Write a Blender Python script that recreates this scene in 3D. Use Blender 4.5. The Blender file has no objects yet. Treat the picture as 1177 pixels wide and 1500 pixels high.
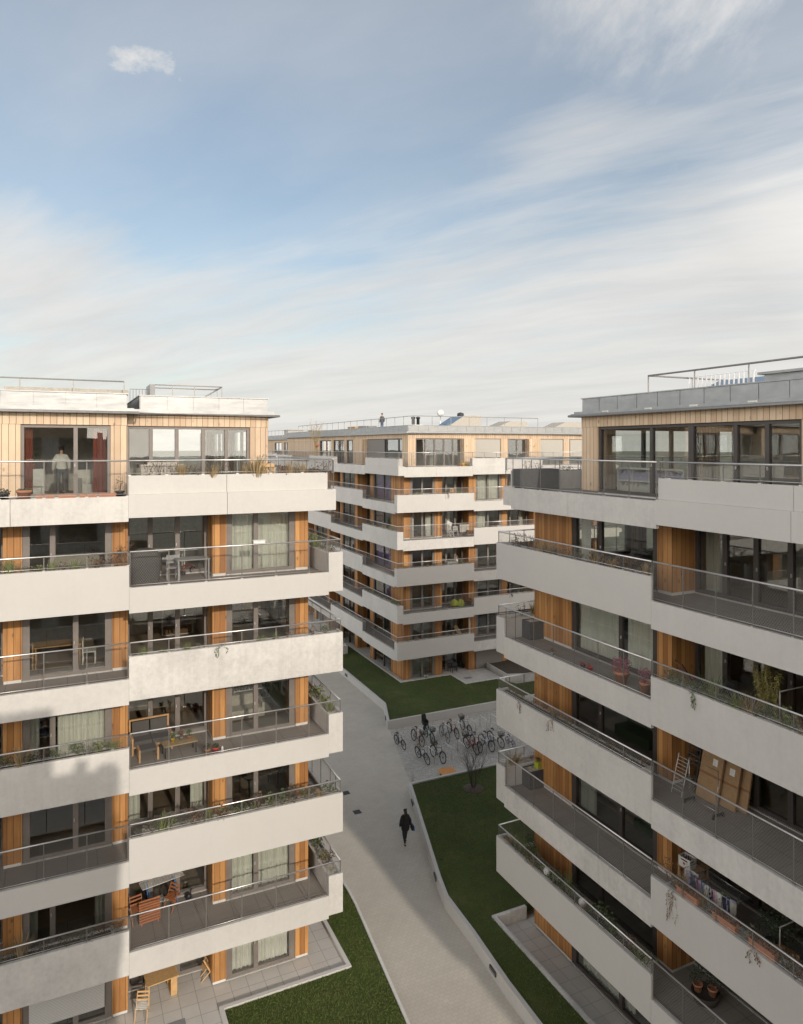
import bpy, bmesh, math, random
from mathutils import Vector, Matrix, Quaternion
random.seed(7)
rnd = random.random
def uni(a, b): return random.uniform(a, b)
SC = bpy.context.scene
COL = SC.collection
PI = math.pi
R = math.radians

# ------------------------------------------------------------------ mesh helper
class MB:
    """collects shapes and links them as ONE mesh object"""
    def __init__(s): s.v, s.f, s.m, s.s = [], [], [], []
    def face(s, idx, m=0, sm=False): s.f.append(idx); s.m.append(m); s.s.append(sm)
    def box(s, x0, x1, y0, y1, z0, z1, m=0, top=None):
        if x0 > x1: x0, x1 = x1, x0
        if y0 > y1: y0, y1 = y1, y0
        if z0 > z1: z0, z1 = z1, z0
        b = len(s.v)
        s.v += [(x0,y0,z0),(x1,y0,z0),(x1,y1,z0),(x0,y1,z0),(x0,y0,z1),(x1,y0,z1),(x1,y1,z1),(x0,y1,z1)]
        for i, q in enumerate(((3,2,1,0),(4,5,6,7),(0,1,5,4),(1,2,6,5),(2,3,7,6),(3,0,4,7))):
            s.face([b+k for k in q], top if (top is not None and i == 1) else m)
        return s
    def obox(s, c, h, M=None, m=0):
        """oriented box: centre, half sizes, 3x3 rotation"""
        M = M or Matrix.Identity(3); c = Vector(c); b = len(s.v)
        for z in (-1, 1):
            for x, y in ((-1,-1),(1,-1),(1,1),(-1,1)):
                s.v.append(tuple(c + M @ Vector((x*h[0], y*h[1], z*h[2]))))
        for q in ((3,2,1,0),(4,5,6,7),(0,1,5,4),(1,2,6,5),(2,3,7,6),(3,0,4,7)):
            s.face([b+k for k in q], m)
        return s
    def bar(s, p, q, w, h, m=0, up=(0,0,1)):
        """rectangular bar from p to q"""
        p, q = Vector(p), Vector(q); d = (q-p); L = d.length; d.normalize()
        u = Vector(up)
        if abs(d.dot(u)) > .98: u = Vector((0,1,0))
        x = d.cross(u).normalized(); z = x.cross(d).normalized()
        M = Matrix((x, d, z)).transposed()
        return s.obox((p+q)/2, (w/2, L/2, h/2), M, m)
    def tube(s, pts, r, n=6, m=0, cap=True, closed=False):
        pts = [Vector(p) for p in pts]; k = len(pts)
        rr = r if isinstance(r, (list, tuple)) else [r]*k
        b = len(s.v); prev = None
        for i, p in enumerate(pts):
            if closed: d = pts[(i+1) % k] - pts[i-1]
            else: d = pts[min(i+1, k-1)] - pts[max(i-1, 0)]
            d.normalize()
            if prev is None:
                u = Vector((0,0,1)) if abs(d.z) < .9 else Vector((1,0,0))
                x = d.cross(u).normalized()
            else:
                x = (prev - d*prev.dot(d)).normalized()
            prev = x; y = d.cross(x)
            for j in range(n):
                a = 2*PI*j/n
                s.v.append(tuple(p + (x*math.cos(a) + y*math.sin(a))*rr[i]))
        for i in range(k if closed else k-1):
            i2 = (i+1) % k
            for j in range(n):
                s.face([b+i*n+j, b+i*n+(j+1) % n, b+i2*n+(j+1) % n, b+i2*n+j], m, n > 4)
        if cap and not closed and n > 2:
            s.face([b+j for j in range(n)][::-1], m); s.face([b+(k-1)*n+j for j in range(n)], m)
        return s
    def lathe(s, prof, n=14, c=(0,0,0), m=0):
        b = len(s.v); k = len(prof)
        for r, z in prof:
            for j in range(n):
                a = 2*PI*j/n; s.v.append((c[0]+r*math.cos(a), c[1]+r*math.sin(a), c[2]+z))
        for i in range(k-1):
            for j in range(n):
                s.face([b+i*n+j, b+i*n+(j+1) % n, b+(i+1)*n+(j+1) % n, b+(i+1)*n+j], m, True)
        s.face([b+j for j in range(n)][::-1], m); s.face([b+(k-1)*n+j for j in range(n)], m)
        return s
    def prism(s, poly, z0, z1, m=0, top=None):
        b = len(s.v); n = len(poly)
        for z in (z0, z1):
            for x, y in poly: s.v.append((x, y, z))
        for i in range(n): s.face([b+i, b+(i+1) % n, b+n+(i+1) % n, b+n+i], m)
        s.face([b+i for i in range(n)][::-1], m); s.face([b+n+i for i in range(n)], m if top is None else top)
        return s
    def wire(s, p, q, r, m=0):
        """thin three-sided wire, no caps"""
        p, q = Vector(p), Vector(q); d = (q-p).normalized()
        x = d.cross(Vector((.31,.52,.8))).normalized(); y = d.cross(x); b = len(s.v)
        for e in (p, q):
            for a in (0, 2.094, 4.189): s.v.append(tuple(e + (x*math.cos(a)+y*math.sin(a))*r))
        for j in range(3): s.face([b+j, b+(j+1) % 3, b+3+(j+1) % 3, b+3+j], m)
        return s
    def mesh(s, name, mats, fix=True):
        me = bpy.data.meshes.new(name); me.from_pydata(s.v, [], s.f)
        for mm in (mats if isinstance(mats, (list, tuple)) else [mats]): me.materials.append(mm)
        me.polygons.foreach_set('material_index', s.m); me.polygons.foreach_set('use_smooth', s.s)
        if fix:
            bm = bmesh.new(); bm.from_mesh(me); bmesh.ops.recalc_face_normals(bm, faces=bm.faces); bm.to_mesh(me); bm.free()
        me.update(); return me
    def build(s, name, mats, parent=None, loc=(0,0,0), fix=True):
        return link(name, s.mesh(name, mats, fix), parent, loc)

def link(name, me, parent=None, loc=(0,0,0)):
    o = bpy.data.objects.new(name, me); COL.objects.link(o); o.location = loc
    if parent is not None: o.parent = parent
    return o
def tag(o, label=None, cat=None, group=None, kind=None):
    if label: o['label'] = label
    if cat: o['category'] = cat
    if group: o['group'] = group
    if kind: o['kind'] = kind
    return o
def thing(name, label, cat, loc=(0,0,0), rz=0, group=None):
    o = bpy.data.objects.new(name, None); COL.objects.link(o); o.location = loc; o.rotation_euler = (0,0,rz)
    o.empty_display_size = .2
    return tag(o, label, cat, group)

# ------------------------------------------------------------------ materials
class NT:
    def __init__(s, name):
        s.mat = bpy.data.materials.new(name); s.mat.use_nodes = True
        s.t = s.mat.node_tree; s.b = s.t.nodes['Principled BSDF']
    def n(s, typ, inp=None, **kw):
        nd = s.t.nodes.new(typ)
        for k, v in kw.items(): setattr(nd, k, v)
        for k, v in (inp or {}).items(): s.put(nd.inputs[k], v)
        return nd
    def put(s, sock, v):
        if isinstance(v, bpy.types.NodeSocket): s.t.links.new(v, sock)
        else: sock.default_value = v
    def pos(s): return s.n('ShaderNodeNewGeometry').outputs['Position']
    def vmul(s, v, k): return s.n('ShaderNodeVectorMath', {0: v, 1: k}, operation='MULTIPLY').outputs[0]
    def noise(s, v, scale, detail=4, rough=.55): return s.n('ShaderNodeTexNoise', {'Vector': v, 'Scale': scale, 'Detail': detail, 'Roughness': rough}).outputs['Fac']
    def math(s, op, a, b=0.0, c=0.0, clamp=False):
        nd = s.n('ShaderNodeMath', operation=op, use_clamp=clamp); s.put(nd.inputs[0], a); s.put(nd.inputs[1], b); s.put(nd.inputs[2], c); return nd.outputs[0]
    def rng(s, v, a, b, c=0., d=1., smooth=False):
        nd = s.n('ShaderNodeMapRange', {'Value': v, 'From Min': a, 'From Max': b, 'To Min': c, 'To Max': d}, clamp=True)
        if smooth: nd.interpolation_type = 'SMOOTHSTEP'
        return nd.outputs[0]
    def mix(s, f, a, b, mode='MIX'):
        nd = s.n('ShaderNodeMix', data_type='RGBA', blend_type=mode, clamp_factor=True)
        s.put(nd.inputs[0], f); s.put(nd.inputs[6], c4(a)); s.put(nd.inputs[7], c4(b)); return nd.outputs[2]
    def set(s, col=None, rough=None, metal=None, **kw):
        if col is not None: s.put(s.b.inputs['Base Color'], c4(col))
        if rough is not None: s.put(s.b.inputs['Roughness'], rough)
        if metal is not None: s.put(s.b.inputs['Metallic'], metal)
        for k, v in kw.items(): s.put(s.b.inputs[k.replace('_', ' ')], v)
        return s
    def bump(s, h, strength=.2, dist=.02):
        s.put(s.b.inputs['Normal'], s.n('ShaderNodeBump', {'Height': h, 'Strength': strength, 'Distance': dist}).outputs[0]); return s
    def rand(s): return s.n('ShaderNodeObjectInfo').outputs['Random']
def c4(c):
    if isinstance(c, (tuple, list)) and len(c) == 3: return (*c, 1.0)
    return c
M = {}
def plain(name, col, rough=.6, metal=0., var=.12, scale=8.):
    """a colour with slight procedural mottling"""
    k = NT(name); p = k.n('ShaderNodeTexCoord').outputs['Object']
    f = k.noise(p, scale, 3)
    k.set(k.mix(k.rng(f, .3, .7), [c*(1-var) for c in col], [min(1, c*(1+var)) for c in col]), k.rng(f, .2, .8, rough*.9, min(1, rough*1.1)), metal)
    M[name] = k.mat; return k.mat

def concrete(name, col, dirt=.16, joint=None):
    k = NT(name); p = k.pos()
    big = k.noise(p, .55, 4, .6); fine = k.noise(p, 7, 5, .65)
    st = k.noise(k.vmul(p, (5, 5, .22)), 1.3, 4, .6)
    blot = k.rng(k.noise(p, 1.5, 6, .7), .50, .72)
    r = k.rand()
    amt = k.math('MULTIPLY', k.rng(r, .25, 1, .15, 1.), dirt)
    mot = k.math('ADD', k.math('MULTIPLY', k.rng(big, .3, .7, -1, 1), .45), k.math('MULTIPLY', k.rng(fine, .3, .7, -1, 1), .3))
    mot = k.math('ADD', mot, k.math('MULTIPLY', k.rng(st, .45, .8, 0, -1), .35))
    mot = k.math('SUBTRACT', mot, k.math('MULTIPLY', blot, .5))
    val = k.math('ADD', 1.0, k.math('MULTIPLY', mot, amt))
    val = k.math('MULTIPLY', val, k.rng(r, 0, 1, .96, 1.05))
    c = k.n('ShaderNodeVectorMath', {0: tuple(col), 3: val}, operation='SCALE').outputs[0]
    k.set(c, .78); k.bump(fine, .12, .01)
    M[name] = k.mat
concrete('concrete', (.54,.518,.488), .28)
concrete('kerb_concrete', (.62,.60,.565), .2)
concrete('garden_concrete', (.53,.51,.48), .4)

def wood(name, a, b, plank=.145, z=True):
    k = NT(name); p = k.pos(); x, y, zz = k.n('ShaderNodeSeparateXYZ', {0: p}).outputs
    s = k.math('DIVIDE', k.math('ADD', x, y), plank)
    pid = k.math('FLOOR', s); fr = k.math('FRACT', s)
    w = k.n('ShaderNodeTexWhiteNoise', {'Vector': k.n('ShaderNodeCombineXYZ', {0: pid, 1: k.math('FLOOR', k.math('DIVIDE', zz, 3.0))}).outputs[0]}, noise_dimensions='2D').outputs['Value']
    g = k.noise(k.n('ShaderNodeCombineXYZ', {0: k.math('MULTIPLY', s, 5.0), 1: k.math('MULTIPLY', pid, 3.7), 2: k.math('MULTIPLY', zz, .7)}).outputs[0], 1.6, 4, .6)
    kn = k.n('ShaderNodeTexVoronoi', {'Vector': k.n('ShaderNodeCombineXYZ', {0: k.math('MULTIPLY', s, .55), 1: pid, 2: k.math('MULTIPLY', zz, 1.6)}).outputs[0], 'Scale': 1.0}).outputs['Distance']
    knot = k.rng(kn, .04, .16, .35, 1.)
    f = k.math('ADD', k.math('MULTIPLY', w, .85), k.math('MULTIPLY', k.rng(g, .3, .7), .38))
    rb = k.rand(); c = k.mix(f, a, b); c = k.mix(k.rng(rb, .3, 1, 0, .35), c, [(a[0]+b[0])*.36, (a[1]+b[1])*.37, (a[2]+b[2])*.42])
    c = k.mix(k.rng(k.noise(k.vmul(p, (2.5, 2.5, .8)), 1, 5, .65), .5, .72, 0, .35), c, [q*.7 for q in a])
    gap = k.math('GREATER_THAN', fr, .09)
    c = k.mix(k.math('MULTIPLY', k.math('MULTIPLY_ADD', gap, .75, .25), knot), (.05,.03,.02), c)
    k.set(c, .62); k.bump(k.math('ADD', k.math('MULTIPLY', gap, 1.), k.math('MULTIPLY', g, .25)), .5, .012)
    M[name] = k.mat
wood('larch', (.25,.095,.024), (.58,.29,.095), .19)
wood('larch_pale', (.50,.345,.215), (.66,.50,.345), .2)

k = NT('zinc'); p = k.pos(); f = k.noise(p, 3, 4); g = k.noise(k.vmul(p, (1,1,6)), 1.2, 3)
k.set(k.mix(f, (.28,.285,.285), (.41,.41,.405)), k.rng(g, .3, .7, .34, .55), .6); k.bump(g, .1, .02); M['zinc'] = k.mat
plain('frame_metal', (.185,.16,.142), .45, .0, .1, 3)
plain('frame_dark', (.06,.05,.045), .45, .0, .1, 3)
plain('aluminium', (.62,.60,.57), .35, .5, .1)
plain('steel', (.68,.66,.64), .32, .85, .08)
plain('post_grey', (.17,.16,.15), .5, .3, .06)
plain('rail_grey', (.30,.285,.265), .5, .2, .06)
plain('wire', (.30,.285,.27), .45, .5, .05)
plain('gutter', (.30,.295,.29), .45, .4)
plain('plaster', (.40,.38,.35), .9)
plain('dark_room', (.09,.085,.08), .8)
plain('room_floor', (.30,.22,.15), .5)
plain('soil', (.075,.058,.042), .95, 0, .5, 12)
plain('gravelly_soil', (.40,.365,.30), .95, 0, .55, 9)
plain('black_metal', (.025,.025,.027), .45)
plain('rubber', (.02,.02,.021), .7)
plain('terracotta', (.44,.19,.105), .75)
plain('white_plastic', (.70,.69,.66), .4)
plain('grey_plastic', (.25,.25,.25), .5)

def glass(name, tint, ior):
    k = NT(name); t = k.t; out = t.nodes['Material Output']; t.nodes.remove(k.b)
    ge = k.n('ShaderNodeNewGeometry'); cs = k.math('ABSOLUTE', k.n('ShaderNodeVectorMath', {0: ge.outputs['Normal'], 1: ge.outputs['Incoming']}, operation='DOT_PRODUCT').outputs['Value'])
    fr = k.math('MULTIPLY_ADD', k.math('POWER', k.math('SUBTRACT', 1.0, cs, clamp=True), 4.2), 1-ior, ior)
    gl = k.n('ShaderNodeBsdfGlossy', {'Color': (.93,.95,.95,1), 'Roughness': .0})
    wob = k.noise(k.pos(), .8, 2); bp = k.n('ShaderNodeBump', {'Height': wob, 'Strength': .035, 'Distance': .05})
    t.links.new(bp.outputs[0], gl.inputs['Normal'])
    tr = k.n('ShaderNodeBsdfTransparent', {'Color': (*tint, 1)})
    mx = k.n('ShaderNodeMixShader', {0: k.math('MULTIPLY', fr, 1.0, clamp=True), 1: tr.outputs[0], 2: gl.outputs[0]})
    t.links.new(mx.outputs[0], out.inputs[0]); M[name] = k.mat
glass('glass', (.91,.92,.90), .10)

def cloth(name, col, trans=.35):
    k = NT(name); p = k.pos(); f = k.noise(k.vmul(p, (9,9,.5)), 1, 3)
    k.set(k.mix(k.rng(f, .3, .7), [c*.85 for c in col], col), .9)
    k.b.inputs['Transmission Weight'].default_value = 0
    M[name] = k.mat
cloth('curtain_green', (.76,.75,.68)); cloth('curtain_white', (.82,.80,.75)); cloth('curtain_red', (.22,.06,.04)); cloth('curtain_purple', (.30,.20,.46)); cloth('curtain_grey', (.36,.37,.34))
k = NT('blind'); x, y, zz = k.n('ShaderNodeSeparateXYZ', {0: k.pos()}).outputs
fr = k.math('FRACT', k.math('MULTIPLY', zz, 16)); k.set(k.mix(k.math('GREATER_THAN', fr, .15), (.20,.19,.17), (.46,.43,.38)), .6); k.bump(fr, .4, .01); M['blind'] = k.mat
k = NT('blind_grey'); k.set((.20,.18,.165), .7); k.bump(k.noise(k.pos(), 30), .05); M['blind_grey'] = k.mat

def boards(name, a, b, sx, sy, mort=.02, bw=1., bh=1., off=.5, mk=.35):
    k = NT(name); p = k.pos()
    br = k.n('ShaderNodeTexBrick', {'Vector': k.vmul(p, (sx, sy, 1)), 'Color1': c4(a), 'Color2': c4(b), 'Mortar': (a[0]*mk, a[1]*mk, a[2]*mk, 1), 'Scale': 1.0, 'Mortar Size': mort, 'Brick Width': bw, 'Row Height': bh, 'Mortar Smooth': .3})
    br.offset = off; f = k.noise(p, 1.2, 5); g = k.noise(p, 25, 3)
    c = k.mix(k.rng(f, .3, .7, 0, .35), br.outputs['Color'], (a[0]*.72, a[1]*.72, a[2]*.7))
    c = k.mix(k.rng(g, .35, .7, 0, .25), c, (b[0]*1.1, b[1]*1.1, b[2]*1.1))
    c = k.mix(k.rng(k.noise(p, .28, 5, .65), .48, .75, 0, .28), c, (a[0]*.62, a[1]*.61, a[2]*.6))
    k.set(c, .8); k.bump(k.math('SUBTRACT', 1.0, br.outputs['Fac']), .35, .01); M[name] = k.mat
boards('deck', (.235,.21,.185), (.265,.24,.215), 1/.9, 1/.45, .012, 1., 1., 0.)
boards('deck_tile', (.30,.275,.25), (.35,.325,.30), 1/.6, 1/.6, .015); 
boards('patio_tile', (.56,.53,.49), (.62,.59,.55), 1/.6, 1/.6, .02, off=0., mk=.5)
boards('paving', (.53,.482,.412), (.57,.522,.448), 1/.24, 1/.16, .03, mk=.72)
k = NT('setts'); p = k.pos(); v = k.n('ShaderNodeTexVoronoi', {'Vector': p, 'Scale': 9.0}); cv = k.n('ShaderNodeSeparateColor', {0: v.outputs['Color']}).outputs[0]
e = k.n('ShaderNodeTexVoronoi', {'Vector': p, 'Scale': 9.0}, feature='DISTANCE_TO_EDGE').outputs['Distance']
c = k.mix(cv, (.42,.385,.335), (.60,.565,.505)); c = k.mix(k.rng(e, .02, .09), (.26,.25,.23), c); c = k.mix(k.rng(k.noise(p, .7, 4), .35, .7, 0, .4), c, (.32,.31,.29))
k.set(c, .85); k.bump(k.rng(e, 0, .15), .4, .015); M['setts'] = k.mat
def grassmat(name, a, b, c_):
    k = NT(name); p = k.pos(); f = k.noise(p, 1.1, 5, .6); g = k.noise(p, 34, 4, .7)
    c = k.mix(k.rng(g, .3, .72), a, b); c = k.mix(k.rng(f, .48, .74, 0, .75), c, c_); c = k.mix(k.rng(k.noise(p, .35, 3), .4, .65, 0, .45), c, [q*.62 for q in a])
    k.set(c, .95); k.bump(g, .8, .04); M[name] = k.mat
grassmat('lawn', (.042,.060,.010), (.078,.108,.021), (.12,.115,.038))
k = NT('grass_blade'); w = k.n('ShaderNodeTexWhiteNoise', {'Vector': k.n('ShaderNodeVectorMath', {0: k.vmul(k.pos(), (14, 14, 0))}, operation='FLOOR').outputs[0]}, noise_dimensions='3D').outputs['Value']
f = k.noise(k.pos(), .9, 4)
c = k.mix(w, (.070,.100,.017), (.115,.155,.030)); k.set(k.mix(k.rng(f, .5, .75, 0, .6), c, (.135,.125,.04)), .8); M['grass_blade'] = k.mat
k = NT('far_ground'); f = k.noise(k.pos(), .02, 5); k.set(k.mix(f, (.10,.11,.07), (.24,.23,.20)), .95); M['far_ground'] = k.mat

# ------------------------------------------------------------------ the levels shared by all blocks
ZC = 19.8                                       # eye level
STOREY = 3.0
def B(k): return 17.45 - STOREY*(6-k)           # underside of balcony band k (1..6)
FL = .62                                        # floor finish above the band's underside
ORD = {0: 'ground floor', 1: 'first floor', 2: 'second floor', 3: 'third floor', 4: 'fourth floor', 5: 'fifth floor', 6: 'top floor'}

class Face:
    """one side of a block: s runs along it from a corner, n points outwards"""
    def __init__(s, o, t, n, L, secs, par, d=1.5, dr=1.0):
        s.o, s.t, s.n = Vector((*o, 0)), Vector((*t, 0)), Vector((*n, 0)); s.L, s.secs, s.par, s.d, s.dr = L, secs, par, d, dr
    def pt(f, s, n, z): return f.o + f.t*s + f.n*n + Vector((0, 0, z))
    def box(f, mb, s0, s1, n0, n1, z0, z1, m=0, top=None):
        a, b = f.pt(s0, n0, z0), f.pt(s1, n1, z1); mb.box(a.x, b.x, a.y, b.y, z0, z1, m, top)
    def extr(f, mb, prof, s0, s1, m=0):
        b = len(mb.v); k = len(prof)
        for s in (s0, s1):
            for n, z in prof: mb.v.append(tuple(f.pt(s, n, z)))
        for i in range(k): mb.face([b+i, b+(i+1) % k, b+k+(i+1) % k, b+k+i], m)
        mb.face(list(range(b, b+k))[::-1], m); mb.face(list(range(b+k, b+2*k)), m)
    def high(f, k, i): return (k + i + f.par) % 2 == 0

STUB = .55
def parapet_mesh(F, a, b, hi, k6, c0, c1):
    """concrete balcony band; c0/c1: does this end touch a corner of the block"""
    mb = MB(); o = .2 if k6 else 0.
    if hi:
        a2 = a + (o if c0 else 0); b2 = b - (o if c1 else 0); n0 = -o
        if k6:
            F.box(mb, a2, a2+.08, n0-STUB, n0, 0, .77); F.box(mb, b2-.08, b2, n0-STUB, n0, 0, .77)
            ia = a2+(.3 if c0 else .0); ib = b2-(.3 if c1 else .0)
            F.box(mb, ia, ia+.08, n0-STUB+.02, n0-.10, .772, 1.40); F.box(mb, ib-.08, ib, n0-STUB+.02, n0-.10, .772, 1.40)
            mid = (a2+b2)/2+.4
            for e0, e1 in ((a2+.08, mid-.007), (mid+.007, b2-.08)): F.extr(mb, [(n0,0),(n0,.77),(n0-STUB,.77),(n0-STUB,0)], e0, e1)
            for e0, e1 in ((ia+.08, mid-.007), (mid+.007, ib-.08)): F.extr(mb, [(n0-.1,.772),(n0-.1,1.40),(n0-.2,1.40),(n0-.2,1.24),(n0-.43,1.24),(n0-.43,1.36),(n0-.53,1.36),(n0-.53,.772)], e0, e1)
        else:
            F.box(mb, a2, b2, n0-.12, n0, 0, 1.45)
            ia, ib = a2+(0 if c0 else .45), b2-(0 if c1 else .45); q = n0-.12
            F.box(mb, ia, ia+.08, n0-STUB, q, 0, 1.447); F.box(mb, ib-.08, ib, n0-STUB, q, 0, 1.447)
            F.extr(mb, [(q,0),(q,1.33),(n0-.46,1.33),(n0-.46,1.40),(n0-STUB,1.40),(n0-STUB,0)], ia+.08, ib-.08)
    else:
        a2 = a + (o+STUB if c0 else .004); b2 = b - (o+STUB if c1 else .004); n0 = -o - .012
        if k6: mid = (a2+b2)/2-.3; F.box(mb, a2, mid-.007, n0-.12, n0, -.12, .72); F.box(mb, mid+.007, b2, n0-.12, n0, -.12, .72)
        else: F.box(mb, a2, b2, n0-.12, n0, -.12, .72)
    return mb
def soil_mesh(F, a, b, k6, c0, c1):
    mb = MB(); o = .2 if k6 else 0.
    g = 0 if k6 else .45; a2 = a + (o if c0 else g) + .085 + (.3 if k6 and c0 else 0); b2 = b - (o if c1 else g) - .085 - (.3 if k6 and c1 else 0)
    lo, hi_ = (-.2, -.43) if k6 else (-.121, -.46)
    n = max(6, int((b2-a2)/.3))                  # an uneven strip of earth
    z = 1.335 if not k6 else 1.24; bi = len(mb.v)
    for i in range(n+1):
        for j in range(3):
            s = a2+(b2-a2)*i/n; nn = (-o+lo) + (hi_-lo)*j/2
            mb.v.append(tuple(F.pt(s, nn, z+.03+uni(0, .06)*(1 if j == 1 else .5))))
    for i in range(n):
        for j in range(2): mb.face([bi+i*3+j, bi+(i+1)*3+j, bi+(i+1)*3+j+1, bi+i*3+j+1], 0, True)
    return mb
def rail_mesh(F, a, b, hi, k6, c0, c1):
    mb = MB(); o = .2 if k6 else 0.; n = -o-.07
    if k6 and hi: n = -o-.15
    a2 = a + (o+.07 if c0 else .03); b2 = b - (o+.07 if c1 else .03)
    z0 = (1.40 if k6 else 1.45) if hi else .72
    mb.tube([F.pt(a2, n, 1.9), F.pt(b2, n, 1.9)], .026, 8)
    mb.tube([F.pt(a2 if hi else a2+(STUB-.05 if c0 else 0), n, z0+.075), F.pt(b2 if hi else b2-(STUB-.05 if c1 else 0), n, z0+.075)], .009, 5)
    cnt = max(2, round((b2-a2)/1.18))
    for i in range(cnt+1):
        s = a2+(b2-a2)*i/cnt; zz = z0
        if not hi and ((c0 and s < a2+.45) or (c1 and s > b2-.45)): zz = 1.45 if not k6 else .77
        p, q = F.pt(s, n, zz-.0), F.pt(s, n, 1.9); mb.bar(p, q, .03, .014, 1, tuple(F.n))
        F.box(mb, s-.045, s+.045, n-.035, n+.035, zz, zz+.025)          # foot plate
    if not hi:
        for c, e, sg in ((c0, a2, 1), (c1, b2, -1)):
            if c: mb.bar(F.pt(e+sg*(STUB-.02), n, z0), F.pt(e+sg*(STUB-.02), n, 1.9), .03, .014, 1, tuple(F.n))
    return mb
def net_lines(mb, F, s0, s1, n, z0, z1, step, r):
    k = 1.35; w = (z1-z0)/k; s = s0-w
    while s < s1:
        for sg in (1, -1):
            if sg > 0: e0, e1 = (s, z0), (s+w, z1)
            else: e0, e1 = (s, z1), (s+w, z0)
            t0 = max(0, (s0-s)/w); t1 = min(1, (s1-s)/w)
            if t1 > t0+.01:
                f = lambda t: F.pt(e0[0]+(e1[0]-e0[0])*t, n+sg*r*.5, e0[1]+(e1[1]-e0[1])*t)
                mb.wire(f(t0), f(t1), r)
        s += step
def net_mesh(F, a, b, hi, k6, c0, c1, step=.075, r=.0021):
    mb = MB(); o = .2 if k6 else 0.; n = -o-.07
    if k6 and hi: n = -o-.15
    a2 = a + (o+.07 if c0 else .03); b2 = b - (o+.07 if c1 else .03)
    z0 = (1.40 if k6 else 1.45) if hi else .72
    sa, sb = a2, b2
    if not hi:
        zs = (.77 if k6 else 1.45)+.04
        if c0: net_lines(mb, F, a2, a2+STUB-.05, n, zs, 1.88, step, r); sa = a2+STUB-.04
        if c1: net_lines(mb, F, b2-STUB+.05, b2, n, zs, 1.88, step, r); sb = b2-STUB+.04
    net_lines(mb, F, sa, sb, n, z0+.075, 1.88, step, r)
    return mb

def window_meshes(F, s0, s1, n, z0, z1, mulls, jl=.2, jr=.2, mw=.17):
    fm = MB(); gm = MB(); dpt = .14
    F.box(fm, s0, s0+jl, n-dpt, n, z0, z1); F.box(fm, s1-jr, s1, n-dpt, n, z0, z1)
    F.box(fm, s0+jl, s1-jr, n-dpt, n-.005, z0, z0+.11); F.box(fm, s0+jl, s1-jr, n-dpt, n-.005, z1-.10, z1)
    ms = sorted(mulls); ed = [s0+jl]
    for m in ms:
        F.box(fm, m-mw/2, m+mw/2, n-dpt, n-.01, z0+.11, z1-.10); ed += [m-mw/2, m+mw/2]
        F.box(fm, m+mw/2-.05, m+mw/2-.028, n-.0095, n+.03, z0+1.02, z0+1.12, 1)    # handle
    ed.append(s1-jr)
    for i in range(0, len(ed), 2): F.box(gm, ed[i], ed[i+1], n-.085, n-.065, z0+.11, z1-.10)
    F.box(fm, s0, s1, n-.02, n+.05, z0-.045, z0-.003, 1)                  # metal threshold
    return fm, gm
def pier_mesh(F, s0, s1, n, back, z0, z1):
    mb = MB(); F.box(mb, s0, s1, n-back, n, z0+.10, z1, 0); F.box(mb, s0+.015, s1-.015, n-back+.01, n-.015, z0, z0+.098, 1)
    return mb
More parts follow.
